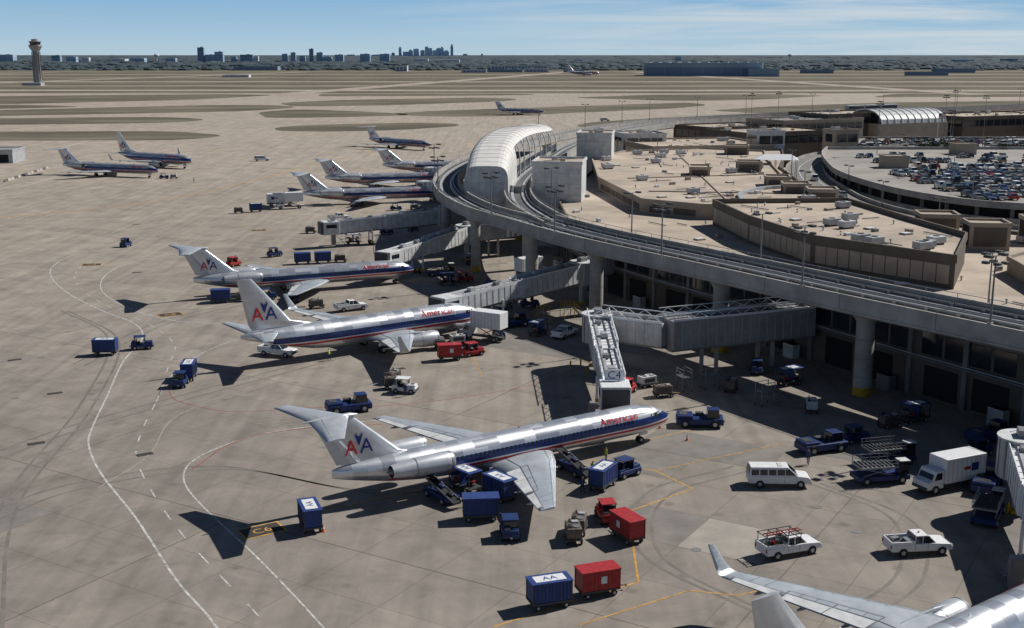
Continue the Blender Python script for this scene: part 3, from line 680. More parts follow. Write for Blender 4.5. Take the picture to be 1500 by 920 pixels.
for x,y,sx,sy,z0,z1,w in((10.8,271,11,13,0,18.6,OFFW),(24.5,352,10,14,0,19.8,OFFW),(65.2,251,6,6,8,14.3,BEIGEW),(75.5,211,6.5,6,8,14.3,BEIGEW),(80,200,6.5,6,8,14.3,BEIGEW),(62,261,5.8,6,8,14.4,BEIGEW),(61,275,5.5,6,8,14.5,BEIGEW),(61,309,6.2,6,8,15,BEIGEW),(68,364,7,7,8,15,BEIGEW),(47,300,5,8,12,14.5,BEIGEW),(92,206,6,6,8,14.2,BEIGEW),(97,185,9,7,8,13.5,BROWNW)):
    mb=MB(); mb.prism(rectp(x,y,sx,sy,-8),z0,z1,w,ROOF,.4)
    q=rectp(x,y,sx,sy,-8)
    if w is not OFFW:
        panels(mb,q[0],q[1],z1-3.6,z1-.4,sx-1.2,.1,BROWNW,.06,1); panels(mb,q[3],q[0],z1-3.6,z1-.4,sy-1.4,.1,DARKIN,.06,1)
    else:
        for k in range(3):
            zz=z1-2.2-k*2.4; panels(mb,q[0],q[1],zz,zz+.05,sx-.3,.1,GREY,.03,1)
        for k in range(1,4): 
            a=Vector(q[0])+(Vector(q[1])-Vector(q[0]))*k/4; mb.box(a.x,a.y,z1-7.5,.05,.05,7.4,GREY)
        roofstuff(mb,q,z1,4)
    mb.obj('service_block')
mb=MB(); M=Matrix.Translation((72.5,330,0))@Matrix.Rotation(R(-10),4,'Z')
mb.add([(-6,-4,14),(6,-4,14),(6,4,14),(-6,4,14),(-3,0,15.3),(4,0,15.3)],[[0,1,5,4],[1,2,5],[2,3,4,5],[3,0,4]],WHITE,M=M)
for x in(-5.6,0,5.6):
    for y in(-3.6,3.6): mb.cyl((x,y,6),(x,y,14),.14,.14,WHITE,6,M=M)
mb.obj('canopy')
rd=MB()
P=[(p.x,p.y,0) for p in cr([(170,222),(140,226),(112,232),(95,243),(85,262),(81,290),(83.5,325),(88,358),(97,392),(116,430),(160,470)],4)]
rd.sweep(P,[(-5.8,6.2),(5.8,6.2),(5.8,7),(-5.8,7)],mat('road_concrete',(.2,.19,.175),.9,noise=.25,scale=.3))
for o_ in(-5.8,5.5): rd.sweep(P,[(o_,7.002),(o_+.3,7.002),(o_+.3,7.9),(o_,7.9)],CONC)
for o_ in(-1.8,1.8): rd.sweep(P,[(o_-.09,7.004),(o_+.09,7.004),(o_+.09,7.014),(o_-.09,7.014)],WHITE)
for i in range(0,len(P),6): rd.box(P[i][0],P[i][1],0,1.2,1.2,6.3,CONC)
rd.obj('access_road')

# ------------------------------------------------------------------ garage
ga=MB()
GE=[(p.x,p.y) for p in cr([(110,420),(102,395),(95,361),(90.5,329),(92,292),(100,267),(112,256),(132,247),(165,240),(240,232)],4)]
gp=GE+[(330,232),(330,420)]
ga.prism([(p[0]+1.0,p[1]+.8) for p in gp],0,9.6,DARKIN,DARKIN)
pathg=[(x,y,0) for x,y in GE]
for z in(2.2,5.7,9.2):
    ga.sweep(pathg,[(-.25,z),(.25,z),(.25,z+1.5),(-.25,z+1.5)],CONC)
for i in range(0,len(GE),2): ga.box(GE[i][0]+.45,GE[i][1]+.3,0,.7,.7,9.2,CONCD)
ga.add([(p[0],p[1],9.62) for p in gp],[list(range(len(gp)))],DECKT)
ga.sweep([(110,420,0),(330,420,0)],[(-.2,0),(.2,0),(.2,10.6),(-.2,10.6)],CONC)
for yy in (275,293,311,329,347,365,383):
    for i in range(40):
        xx=104+2.7*i; ga.add([(xx-.06,yy-5,9.63),(xx+.06,yy-5,9.63),(xx+.06,yy+5,9.63),(xx-.06,yy+5,9.63)],[[0,1,2,3]],MWHITE)
for x,y in((112,352),(150,400)): ga.prism(rectp(x,y,7,6),9.63,13,BEIGEW,ROOF,.3)
ga.obj('parking_garage')
lot=MB(); lot.prism([(128,432),(330,425),(330,530),(150,530)],0,6,CONC,DECKT,.8)
panels(lot,(128,432),(330,425),1.2,4.6,7,1.0,DARKIN,.05,1); lot.obj('parking_garage')

# ------------------------------------------------------------------ cars
def car(paint,suv=False):
    mb=MB(); h=.35 if suv else 0
    mb.prof([(-2.25,.35),(-2.3,.75),(-2.2,.95+h*.6),(-1.5,1.0+h*.5),(.9,.98+h*.4),(2.05,.82+h*.4),(2.3,.6),(2.3,.35)],1.8,paint,wt=.93,bev=.06)
    top=1.45+h
    mb.prof([(-1.9+(0 if not suv else -.2),.95+h*.5),(-1.3 if not suv else -1.9,top),(.25,top),(1.1,.93+h*.4)],1.62,GLASS,wt=.8)
    mb.prof([(-1.25 if not suv else -1.85,top-.03),(-1.2 if not suv else -1.8,top+.04),(.15,top+.04),(.25,top-.03)],1.36,paint)
    for x in(-1.4,1.4):
        for y in(-.82,.82): mb.wheel(x,y,.33,.22)
    return mb.mesh('parked_car')
paints=[WHITE,CARSIL,CARBLK,CARBLK,CARRED,CARBLU,CARTAN,CARSIL,GREY,WHITE,CARBLK,GREY]
cars=[car(p,i%3==0) for i,p in enumerate(paints)]
def carrow(x0,x1,y,z,occ,ang=90):
    x=x0
    while x<x1:
        if random.random()<occ: place(random.choice(cars),'parked_car',(x+random.uniform(-.15,.15),y+random.uniform(-.3,.3),z),R(ang+random.choice([0,180])+random.uniform(-2,2)))
        x+=2.7
for y in(272.3,277.7,290.3,295.7,308.3,313.7,326.3,331.7): carrow(106,148,y,9.64,.86)
for y in(344.3,349.7): carrow(118,160,y,9.64,.6)
for y in(368,386): carrow(112,185,y,9.64,.5)
carrow(118,158,258,9.64,.5)
for y in(440,452,458,472,478,492,498,512): carrow(138,215,y,6.02,.75)
for x,y,a in((83,300,88),(81,280,95),(86,340,80),(90,252,130),(120,230,165)): place(random.choice(cars),'parked_car',(x,y,7.02),R(a))

# ------------------------------------------------------------------ far terminal parts
def fb(x,y,sx,sy,h,a=0,w=BEIGEW,r=ROOF,name='terminal_building'):
    mb=MB(); q=rectp(x,y,sx,sy,a); mb.prism(q,0,h,w,r,.6); panels(mb,q[0],q[1],h-4,h-1.2,4,.5,GLASS,.08,1); panels(mb,q[3],q[0],h-4,h-1.2,4,.5,GLASS,.08,1); panels(mb,q[0],q[1],1,h-5.5,5,2,BROWNW,.06,1); roofstuff(mb,q,h,int(sx*sy/70)+3); mb.obj(name)
fb(64,425,44,38,11.5,14); fb(46,440,16,18,14,10,OFFW); fb(100,470,40,26,13,25,BROWNW); fb(92,520,36,26,12,30,BROWNW); fb(128,528,46,24,14.5,30,BEIGEW,ROOFG)
fb(150,550,40,26,16,28,BROWNW); fb(225,575,60,32,14,25,BROWNW); fb(290,560,60,40,12,20,BEIGEW); fb(250,630,90,26,12,25,BROWNW,ROOFG); fb(360,640,90,40,13,20,BEIGEW); fb(88,418,10,10,16,10,OFFW); fb(120,440,10,8,15,20,BEIGEW)
mb=MB(); M=Matrix.Translation((176,552,0))@Matrix.Rotation(R(25),4,'Z')
mb.box(0,0,0,40,22,12,BEIGEW,M=M); rr=[]
for x in range(-19,20,2): rr.append([M@Vector((x,math.cos(u)*11,12+math.sin(u)*6)) for u in [i*math.pi/10 for i in range(11)]])
mb.open(rr,mat('skylight_panel',(.4,.42,.42),.5,noise=.15))
for k in range(0,20,2):
    for a,b in zip(rr[k],rr[k][1:]): mb.cyl(a,b,.28,.28,OFFW,5)
mb.add([M@Vector((-19,math.cos(u)*10.9,12+math.sin(u)*5.9)) for u in [i*math.pi/10 for i in range(11)]],[list(range(11))],GLASS)
mb.obj('vaulted_hall')

# ------------------------------------------------------------------ jet bridges
def jetbridge(pts,z=3.6,sign=None,col=OFFW,big=None,truss=False):
    mb=MB()
    def tun(a,b,w,h,z0,z1,m):
        A=Vector((*a,z0));B=Vector((*b,z1)); d=B-A; L=d.length; ang=math.atan2(d.y,d.x); pit=math.asin((z1-z0)/L)
        M=Matrix.Translation(A)@Matrix.Rotation(ang,4,'Z')@Matrix.Rotation(-pit,4,'Y')
        mb.box(L/2,0,0,L,w,h,m,bev=.06,M=M)
        k=int(L/1.25)
        for i in range(1,k):
            mb.box(i*L/k,0,.15,.1,w+.1,h-.3,LGREY,M=M)
            mb.box(i*L/k,0,h-.02,.08,w*.9,.07,LGREY,M=M)
        mb.box(L/2,w*.22,h,L-.2,.35,.22,LGREY,M=M); mb.box(L/2,-w*.15,h,L-.2,.12,.12,DGREY,M=M); mb.box(L/2,0,-.3,L,w*.8,.3,GREY,M=M)
        for s_ in(-1,1): mb.box(L/2,s_*(w/2-.06),h,L,.1,.3,WHITE,M=M)
        if truss:
            for s_ in(-1,1):
                mb.box(L/2,s_*(w/2+.02),h+1.0,L,.1,.1,WHITE,M=M)
                for i in range(k):
                    mb.cyl((i*L/k,s_*(w/2+.02),h+.2),((i+1)*L/k,s_*(w/2+.02),h+1.0) ,.05,.05,WHITE,5,M=M) if i%2==0 else mb.cyl((i*L/k,s_*(w/2+.02),h+1.0),((i+1)*L/k,s_*(w/2+.02),h+.2),.05,.05,WHITE,5,M=M)
        mb.box(L*.3,0,h+.1,1.1,.9,.6,LGREY,bev=.05,M=M); mb.box(L*.7,.3,h+.1,.9,.8,.5,GREY,bev=.05,M=M)
        return M,L
    c,r=Vector(pts[0]),Vector(pts[1]); d=(r-c); L=d.length; d.normalize()
    mid=c+d*L*.5
    tun(c+d*1.5,mid,2.5,2.5,z-.55,z,col); M,_=tun(mid-d*.4,r,2.95,2.95,z-.2,z+.5,col)
    a=math.atan2(d.y,d.x); M=Matrix.Translation((c.x,c.y,z-.7))@Matrix.Rotation(a,4,'Z')
    mb.box(.4,0,0,3.6,3.4,2.9,col,bev=.1,M=M); mb.box(-1.6,0,.1,.7,3.1,2.7,DGREY,bev=.1,M=M); mb.box(.4,0,1.5,2.4,3.46,.8,GLASS,M=M)
    mb.box(1.8,2.3,-z+.9,.9,1.1,z-.9,STEEL,M=M)
    for k in range(9): mb.box(2.0+k*.32,2.4,-.25-k*.33,.34,1.0,.06,STEEL,M=M)
    mb.box(3.2,2.95,-2.6,3.4,.05,.06,STEEL,M=M)
    w=c+d*L*.36
    for s_ in(-1,1):
        q=w+Vector((-d.y,d.x))*s_*1.3; mb.cyl((q.x,q.y,.5),(q.x,q.y,z+.2),.17,.17,WHITE,8)
    Mw=Matrix.Translation((w.x,w.y,0))@Matrix.Rotation(a,4,'Z')
    mb.box(0,0,.5,.6,3.0,.4,YEL,M=Mw); mb.box(0,0,z-1.0,.3,2.8,.3,WHITE,M=Mw)
    for s_ in(-.55,.55): mb.wheel(0,s_,.48,.35,M=Mw)
    mb.cyl((r.x,r.y,z-.1),(r.x,r.y,z+3.6),2.15,2.15,LGREY,20); mb.cyl((r.x,r.y,0),(r.x,r.y,z),.45,.45,LGREY,12); mb.cyl((r.x,r.y,z+3.6),(r.x,r.y,z+3.8),2.3,2.3,OFFW,20)
    mb.box(r.x,r.y,z+3.8,1.6,1.1,.7,GREY,a,.05)
    for k in range(14):
        u=k*.45; mb.box(r.x+math.cos(u)*2.17,r.y+math.sin(u)*2.17,z,.06,.12,3.5,GREY,u)
    mb.box(r.x,r.y,0,1.8,1.8,.3,YEL)
    for i in range(1,len(pts)-1):
        A,B=Vector(pts[i]),Vector(pts[i+1]); bigseg=big and i==len(pts)-2
        tun(A,B,big if bigseg else 2.9,3.9 if bigseg else 3.1,z+.3 if bigseg else z+.5,z+.6,mat('walkway_panel',(.28,.28,.28),.6,.1,noise=.25,scale=.6) if bigseg else LGREY)
        if (B-A).length>12:
            for t in(.3,.7):
                m_=A+(B-A)*t
                for s_ in(-1,1): mb.box(m_.x+s_,m_.y,0,.5,.5,z+.4,CONC)
    if sign:
        mb.box(1.4,0,2.95,.1,2.2,1.3,WHITE,M=M)
        gv,gf=glyph(sign,1.3,'CENTER')
        mb.add([(1.34,-v.x,3.15+v.y) for v in gv],gf,TXBLUE,M=M)
    mb.obj('jet_bridge')
jetbridge([(11.6,129.6),(11.8,160),(20.5,154.5),(41,162)],sign='C4',big=4.2,truss=True,col=WHITE)
jetbridge([(-10.4,179.6),(12,202),(17.5,210)],col=OFFW)
jetbridge([(-23.6,222.8),(-9.5,247),(9,259)])
jetbridge([(-41,264),(-16,275),(9,282)],sign='AA')
jetbridge([(-26,351),(-9,334),(12,316)]); jetbridge([(-27,395),(-8,372),(18,350)])
jetbridge([(42,86.5),(47.5,106),(66,117)],col=WHITE)

# ------------------------------------------------------------------ ground vehicles
def tug(c=BLUE,roof=True,rc=None):
    mb=MB(); mb.box(0,0,.32,3.1,1.5,.5,c,bev=.07); mb.box(1.0,0,.8,1.0,1.3,.35,c,bev=.08,ty=.9); mb.box(-1.15,0,.8,.7,1.4,.25,c,bev=.04)
    mb.box(-.45,0,.8,.5,1.1,.25,BLACK,bev=.04); mb.box(-.75,0,1.0,.12,1.1,.5,BLACK,bev=.03); mb.cyl((.25,.3,1.25),(.4,.3,1.2),.2,.2,BLACK,10)
    if roof:
        for x,y in((.45,.62),(.45,-.62),(-.95,.62),(-.95,-.62)): mb.box(x,y,.8,.07,.07,1.05,c)
        mb.box(-.25,0,1.85,1.7,1.45,.09,rc or c,bev=.03); mb.box(.46,0,1.15,.03,1.15,.65,GLASS); mb.box(-.97,0,1.15,.03,1.15,.6,GLASS)
    for x in(-1.0,1.0):
        for y in(-.72,.72): mb.wheel(x,y,.33,.24)
    mb.box(-1.65,0,.42,.3,.2,.12,STEEL); mb.box(1.6,0,.35,.12,1.3,.25,DGREY); mb.box(1.56,.5,.6,.04,.18,.14,WHITE); mb.box(1.56,-.5,.6,.04,.18,.14,WHITE)
    mb.box(1.0,0,1.16,.5,.5,.04,DGREY); mb.box(-1.15,.3,1.06,.4,.5,.2,GREY)
    return mb.mesh('baggage_tug')
def cart(c=CURT,top=WHITE,closed=True,logo=True):
    mb=MB(); mb.box(0,0,.5,3.3,1.65,.14,DGREY); 
    if closed: mb.box(0,0,.66,3.2,1.6,1.55,c,bev=.04)
    else:
        mb.box(0,0,.66,.06,1.5,1.5,c)
        for k in(-1,1):
            for j in range(4): mb.box(k*.8+random.uniform(-.3,.3),random.uniform(-.4,.4),.66+.24*j,.75,.5,.25,[CARBLK,CARRED,GREY,DBLUE][j],random.random(),.05)
    for i in range(-5,6):
        for s_ in(-1,1): 
            if closed: mb.box(i*.3+random.uniform(-.05,.05),s_*.8,.75,.05,.06,1.35,DBLUE if c is CURT else RED)
    for x in(-1.6,1.6):
        for y in(-.78,.78): mb.box(x,y,.6,.08,.08,1.65,DGREY if c is CURT else RED)
    mb.box(0,0,2.22,3.42,1.76,.1,c,bev=.03)
    if logo:
        mb.box(0,0,2.322,2.5,1.1,.01,top); gv,gf=glyph('AA',.9,'CENTER'); mb.add([(v.x,v.y-.3,2.34) for v in gv],gf,TXBLUE)
    if c is RED:
        for s_ in(-1,1): mb.box(.2,s_*.84,1.2,.5,.02,.6,WHITE)
    for x in(-1.15,1.15):
        for y in(-.68,.68): mb.wheel(x,y,.25,.18)
    mb.cyl((1.6,0,.5),(2.5,0,.35),.05,.05,DGREY,6); mb.cyl((2.5,0,.35),(2.52,0,.35),.12,.12,DGREY,8)
    return mb.mesh('baggage_cart')
def pickup(c=WHITE,ladder=False):
    mb=MB()
    mb.prof([(-2.8,.5),(-2.8,1.1),(-.75,1.1),(-.7,1.15),(1.0,1.15),(2.5,1.02),(2.75,.8),(2.75,.45),(1.4,.42)],1.95,c,bev=.06)
    mb.box(-1.75,0,1.06,1.95,1.6,.06,DGREY); 
    for y in(-.88,.88): mb.box(-1.78,y,1.08,2.05,.12,.28,c,bev=.02)
    mb.box(-2.76,0,1.08,.1,1.88,.28,c,bev=.02); mb.box(-.72,0,1.08,.1,1.8,.3,c)
    mb.prof([(-.72,1.12),(-.58,1.72),(.55,1.72),(1.25,1.12)],1.74,GLASS,wt=.85); mb.prof([(-.6,1.69),(-.55,1.79),(.5,1.79),(.6,1.69)],1.52,c,bev=.02)
    for x in(-.68,.0,1.2):
        for y in(-.86,.86):
            xt=-.58 if x<-.5 else (.05 if x<.5 else .58); mb.cyl((x,y,1.12),(xt,y*.87,1.74),.045,.045,c,6)
    for x in(-1.75,1.75):
        for y in(-.9,.9): mb.wheel(x,y,.4,.26)
    for x in(-.7,.45):
        for y in(-.985,.985): mb.box(x,y*.985,.6,.02,.03,.52,DGREY)
    mb.box(2.76,0,.5,.08,1.8,.2,DGREY); mb.box(2.74,0,.72,.05,1.0,.2,DGREY)
    for y in(-.75,.75): mb.box(2.72,y,.74,.06,.3,.18,LGREY); mb.box(-2.83,y*1.12,.8,.04,.16,.3,CARRED)
    mb.cyl((0,0,1.79),(0,0,1.92),.09,.07,ORANGE,8)
    if ladder:
        for x in(-2.6,-1.6,-.7,.6):
            for y in(-.85,.85): mb.cyl((x,y,1.3),(x,y,2.0),.035,.035,DGREY,6)
            mb.box(x,0,2.0,.07,1.75,.06,DGREY)
        for y in(-.85,.85): mb.box(-1,y,2.06,3.5,.06,.06,DGREY)
        for y in(-.35,.1): mb.box(-.8,y,2.1,3.6,.06,.08,CARRED)
        for k in range(11): mb.box(-2.4+k*.33,-.12,2.12,.04,.42,.04,CARRED)
        for k in range(5): mb.box(-2.3+k*.35,random.uniform(-.5,.5),1.12,.3,.3,.3,random.choice([GREY,CARRED,DGREY]),k)
    else:
        mb.box(-2.0,.3,1.12,.7,.5,.25,GREY,.3); mb.box(-1.2,-.3,1.12,.4,.9,.3,STEEL)
    return mb.mesh('pickup_truck')
def van():
    mb=MB()
    mb.prof([(-3.1,.45),(-3.15,1.2),(1.6,1.25),(2.75,1.12),(3.0,.9),(3.0,.42)],2.05,WHITE,bev=.07)
    mb.prof([(-3.12,1.15),(-2.95,2.1),(.75,2.1),(1.75,1.2)],1.98,WHITE,wt=.88,bev=.05)
    for s_ in(-1,1):
        for x in(-2.5,-1.65,-.8,.05):
            mb.add([(x-.36,s_*1.0,1.32),(x+.36,s_*1.0,1.32),(x+.36,s_*.925,1.88),(x-.36,s_*.925,1.88)],[[0,1,2,3]],GLASS)
        mb.add([(.5,s_*1.0,1.32),(1.5,s_*1.0,1.32),(.9,s_*.92,1.9),(.5,s_*.92,1.9)],[[0,1,2,3]],GLASS)
        for x in(.42,1.6): mb.box(x,s_*1.02,.6,.02,.02,.62,DGREY)
    mb.add([(1.76,-.85,1.28),(1.76,.85,1.28),(.92,.75,2.03),(.92,-.75,2.03)],[[0,1,2,3]],GLASS); mb.add([(-3.16,-.8,1.35),(-3.16,.8,1.35),(-3.03,.75,1.95),(-3.03,-.75,1.95)],[[0,1,2,3]],GLASS)
    for x in(-2.0,2.0):
        for y in(-.95,.95): mb.wheel(x,y,.4,.25)
    mb.box(3.0,0,.42,.1,1.95,.22,DGREY); mb.box(0,0,2.13,.4,1.0,.02,OFFW)
    for y in(-.75,.75): mb.box(2.97,y,.75,.06,.3,.18,LGREY)
    return mb.mesh('passenger_van')
def boxtruck(high=0,col=WHITE):
    mb=MB(); mb.box(-.2,0,.5,7,1.0,.25,DGREY)
    mb.box(-1.1,0,.95+high,5.2,2.4,2.5,col,bev=.06)
    mb.prof([(1.6,.55),(1.6,2.35),(2.6,2.35),(3.0,1.45),(3.6,1.3),(3.65,.55)],2.1,col,bev=.06)
    mb.add([(2.64,-.9,2.22),(2.64,.9,2.22),(3.02,.9,1.5),(3.02,-.9,1.5)],[[0,1,2,3]],GLASS)
    for s_ in(-1,1): mb.add([(1.85,s_*1.06,1.45),(2.85,s_*1.06,1.45),(2.5,s_*1.06,2.15),(1.85,s_*1.06,2.15)],[[0,1,2,3]],GLASS)
    if high:
        for s_ in(-.8,.8):
            mb.cyl((-2.6,s_,.7),(.3,s_,.95+high),.07,.07,STEEL,6); mb.cyl((.3,s_,.7),(-2.6,s_,.95+high),.07,.07,STEEL,6)
        mb.box(2.0,0,.95+high,1.0,2.2,.1,STEEL)
    for k in range(9): 
        for s_ in(-1,1): mb.box(-3.4+k*.58,s_*1.2,1.05+high,.05,.04,2.3,LGREY)
    if not high:
        for s_ in(-1,1): mb.box(-2.2,s_*1.23,1.9,.9,.02,.8,TXBLUE); mb.box(-1.2,s_*1.23,2.1,.8,.02,.3,CARRED)
    for x in(-2.6,2.6):
        for y in(-.95,.95): mb.wheel(x,y,.46,.3)
    mb.box(3.66,0,.5,.1,2.0,.3,DGREY)
    return mb.mesh('box_truck')
def belt():
    mb=MB(); mb.box(0,0,.4,4.2,1.6,.45,BLUE,bev=.05)
    for x in(-1.4,1.4):
        for y in(-.75,.75): mb.wheel(x,y,.36,.25)
    M=Matrix.Translation((0,.25,1.25))@Matrix.Rotation(R(-12),4,'Y'); mb.box(0,0,0,6.6,.8,.2,DGREY,M=M); mb.box(0,0,.202,6.4,.6,.03,BLACK,M=M)
    for s_ in(-.44,.44): mb.box(0,s_,.1,6.6,.05,.2,GREY,M=M)
    for k in(-2,-.3,1.2): mb.box(k,0,.235,.7,.45,.28,[CARBLK,DBLUE,CARRED][int(k+2)%3],.3,.05,M=M)
    mb.box(.9,-.5,.85,.5,.5,.5,BLACK,bev=.05); mb.box(1.5,-.5,.85,.4,.5,.6,BLUE,bev=.04); mb.cyl((-1,.25,.8),(-1,.25,1.1),.08,.08,STEEL,6); mb.cyl((1.3,.25,.8),(1.3,.25,1.5),.08,.08,STEEL,6)
    return mb.mesh('belt_loader')
def push(c=BLUE):
    mb=MB(); mb.box(0,0,.35,5.4,2.3,.75,c,bev=.1); mb.box(-1.7,0,1.1,1.8,2.1,.3,c,bev=.06); mb.box(1.5,0,1.1,1.5,1.5,.9,GLASS,tx=.85,ty=.9); mb.box(1.5,0,2.0,1.4,1.45,.08,c,bev=.03)
    for x in(-1.7,1.7):
        for y in(-1.08,1.08): mb.wheel(x,y,.5,.4)
    mb.box(2.75,0,.5,.3,.5,.2,STEEL); mb.box(0,.6,1.1,.9,.7,.35,DGREY,bev=.05); mb.cyl((.4,-.8,1.1),(.4,-.8,1.7),.07,.07,BLACK,8)
    mb.box(-1.9,0,1.4,.9,1.2,.05,DGREY)
    for k in range(5): mb.box(-2.2+k*.15,0,1.45,.04,1.1,.03,GREY)
    return mb.mesh('pushback_tractor')
def gpu(c=OFFW):
    mb=MB(); mb.box(0,0,.45,2.6,1.4,.12,DGREY); mb.box(-.1,0,.57,2.2,1.3,.95,c,bev=.06); mb.box(-.1,.66,.75,1.6,.03,.5,DGREY); mb.box(-.1,-.66,.75,1.6,.03,.5,DGREY)
    mb.cyl((.5,.3,1.5),(.5,.3,1.85),.07,.07,BLACK,8); mb.cyl((-.6,-.2,1.52),(-.6,-.2,1.6),.3,.3,GREY,12); mb.box(.5,-.2,1.52,.5,.6,.12,LGREY)
    for k in range(6): mb.cyl((-.9+k*.12,.2,1.56),(-.88+k*.12,.5,1.6),.05,.05,BLACK,6)
    for x in(-.9,.9):
        for y in(-.62,.62): mb.wheel(x,y,.26,.16)
    mb.cyl((1.3,0,.45),(2.1,0,.35),.05,.05,YEL,6)
    return mb.mesh('ground_power_unit')
def loader():
    mb=MB(); mb.box(0,0,.4,5.5,2.2,.5,BLUE,bev=.05); mb.box(-.6,0,1.7,4.0,2.2,.16,STEEL)
    for s_ in(-.9,.9): mb.cyl((-2.2,s_,.9),(1,s_,1.7),.06,.06,STEEL,6); mb.cyl((1,s_,.9),(-2.2,s_,1.7),.06,.06,STEEL,6)
    for s_ in(-1.1,1.1):
        mb.box(-.6,s_,2.5,4.0,.05,.05,STEEL); mb.box(-.6,s_,2.15,4.0,.04,.04,STEEL)
        for k in range(5): mb.box(-2.5+k*.95,s_,1.8,.05,.05,.75,STEEL)
    for k in range(9): mb.cyl((-2.4+k*.45,-.95,1.92),(-2.4+k*.45,.95,1.92),.08,.08,DGREY,6)
    mb.box(2.1,-.5,.9,1.0,1.0,1.4,GLASS,ty=.9); mb.box(2.1,-.5,2.3,1.1,1.1,.08,OFFW)
    for x in(-1.9,1.9):
        for y in(-1.0,1.0): mb.wheel(x,y,.42,.3)
    return mb.mesh('container_loader')
def stand(c=YEL):
    mb=MB()
    for x in(-1,1):
        for y in(-.6,.6): mb.box(x,y,.1,.08,.08,2.8,c); mb.wheel(x,y,.12,.08)
    mb.box(0,0,1.8,2.1,1.3,.08,STEEL)
    for y in(-.6,.6): mb.box(0,y,2.8,2.1,.06,.06,c); mb.box(0,y,2.35,2.1,.05,.05,c); mb.cyl((-1,y,.2),(1,y,1.8),.035,.035,c,6)
    for k in range(7): mb.box(1.15+k*.25,0,1.65-k*.25,.28,.8,.05,STEEL)
    for y in(-.42,.42): mb.cyl((1.1,y,1.8),(2.8,y,.05),.04,.04,c,6); mb.cyl((1.1,y,2.6),(2.8,y,.9),.03,.03,c,6)
    return mb.mesh('maintenance_stand')
TUG,TUGR,TUGW=tug(),tug(RED,True),tug(WHITE,True)
CT,CTD,CR_,CTO=cart(),cart(CURT,WHITE,True,False),cart(RED,WHITE,True,False),cart(CURT,WHITE,False,True)
PU,PUL,VN,BT,CTK=pickup(),pickup(WHITE,True),van(),boxtruck(),boxtruck(1.1)
BL,PB,GP,LD,STD,STG=belt(),push(),gpu(),loader(),stand(),stand(STEEL); GPR=gpu(RUST)
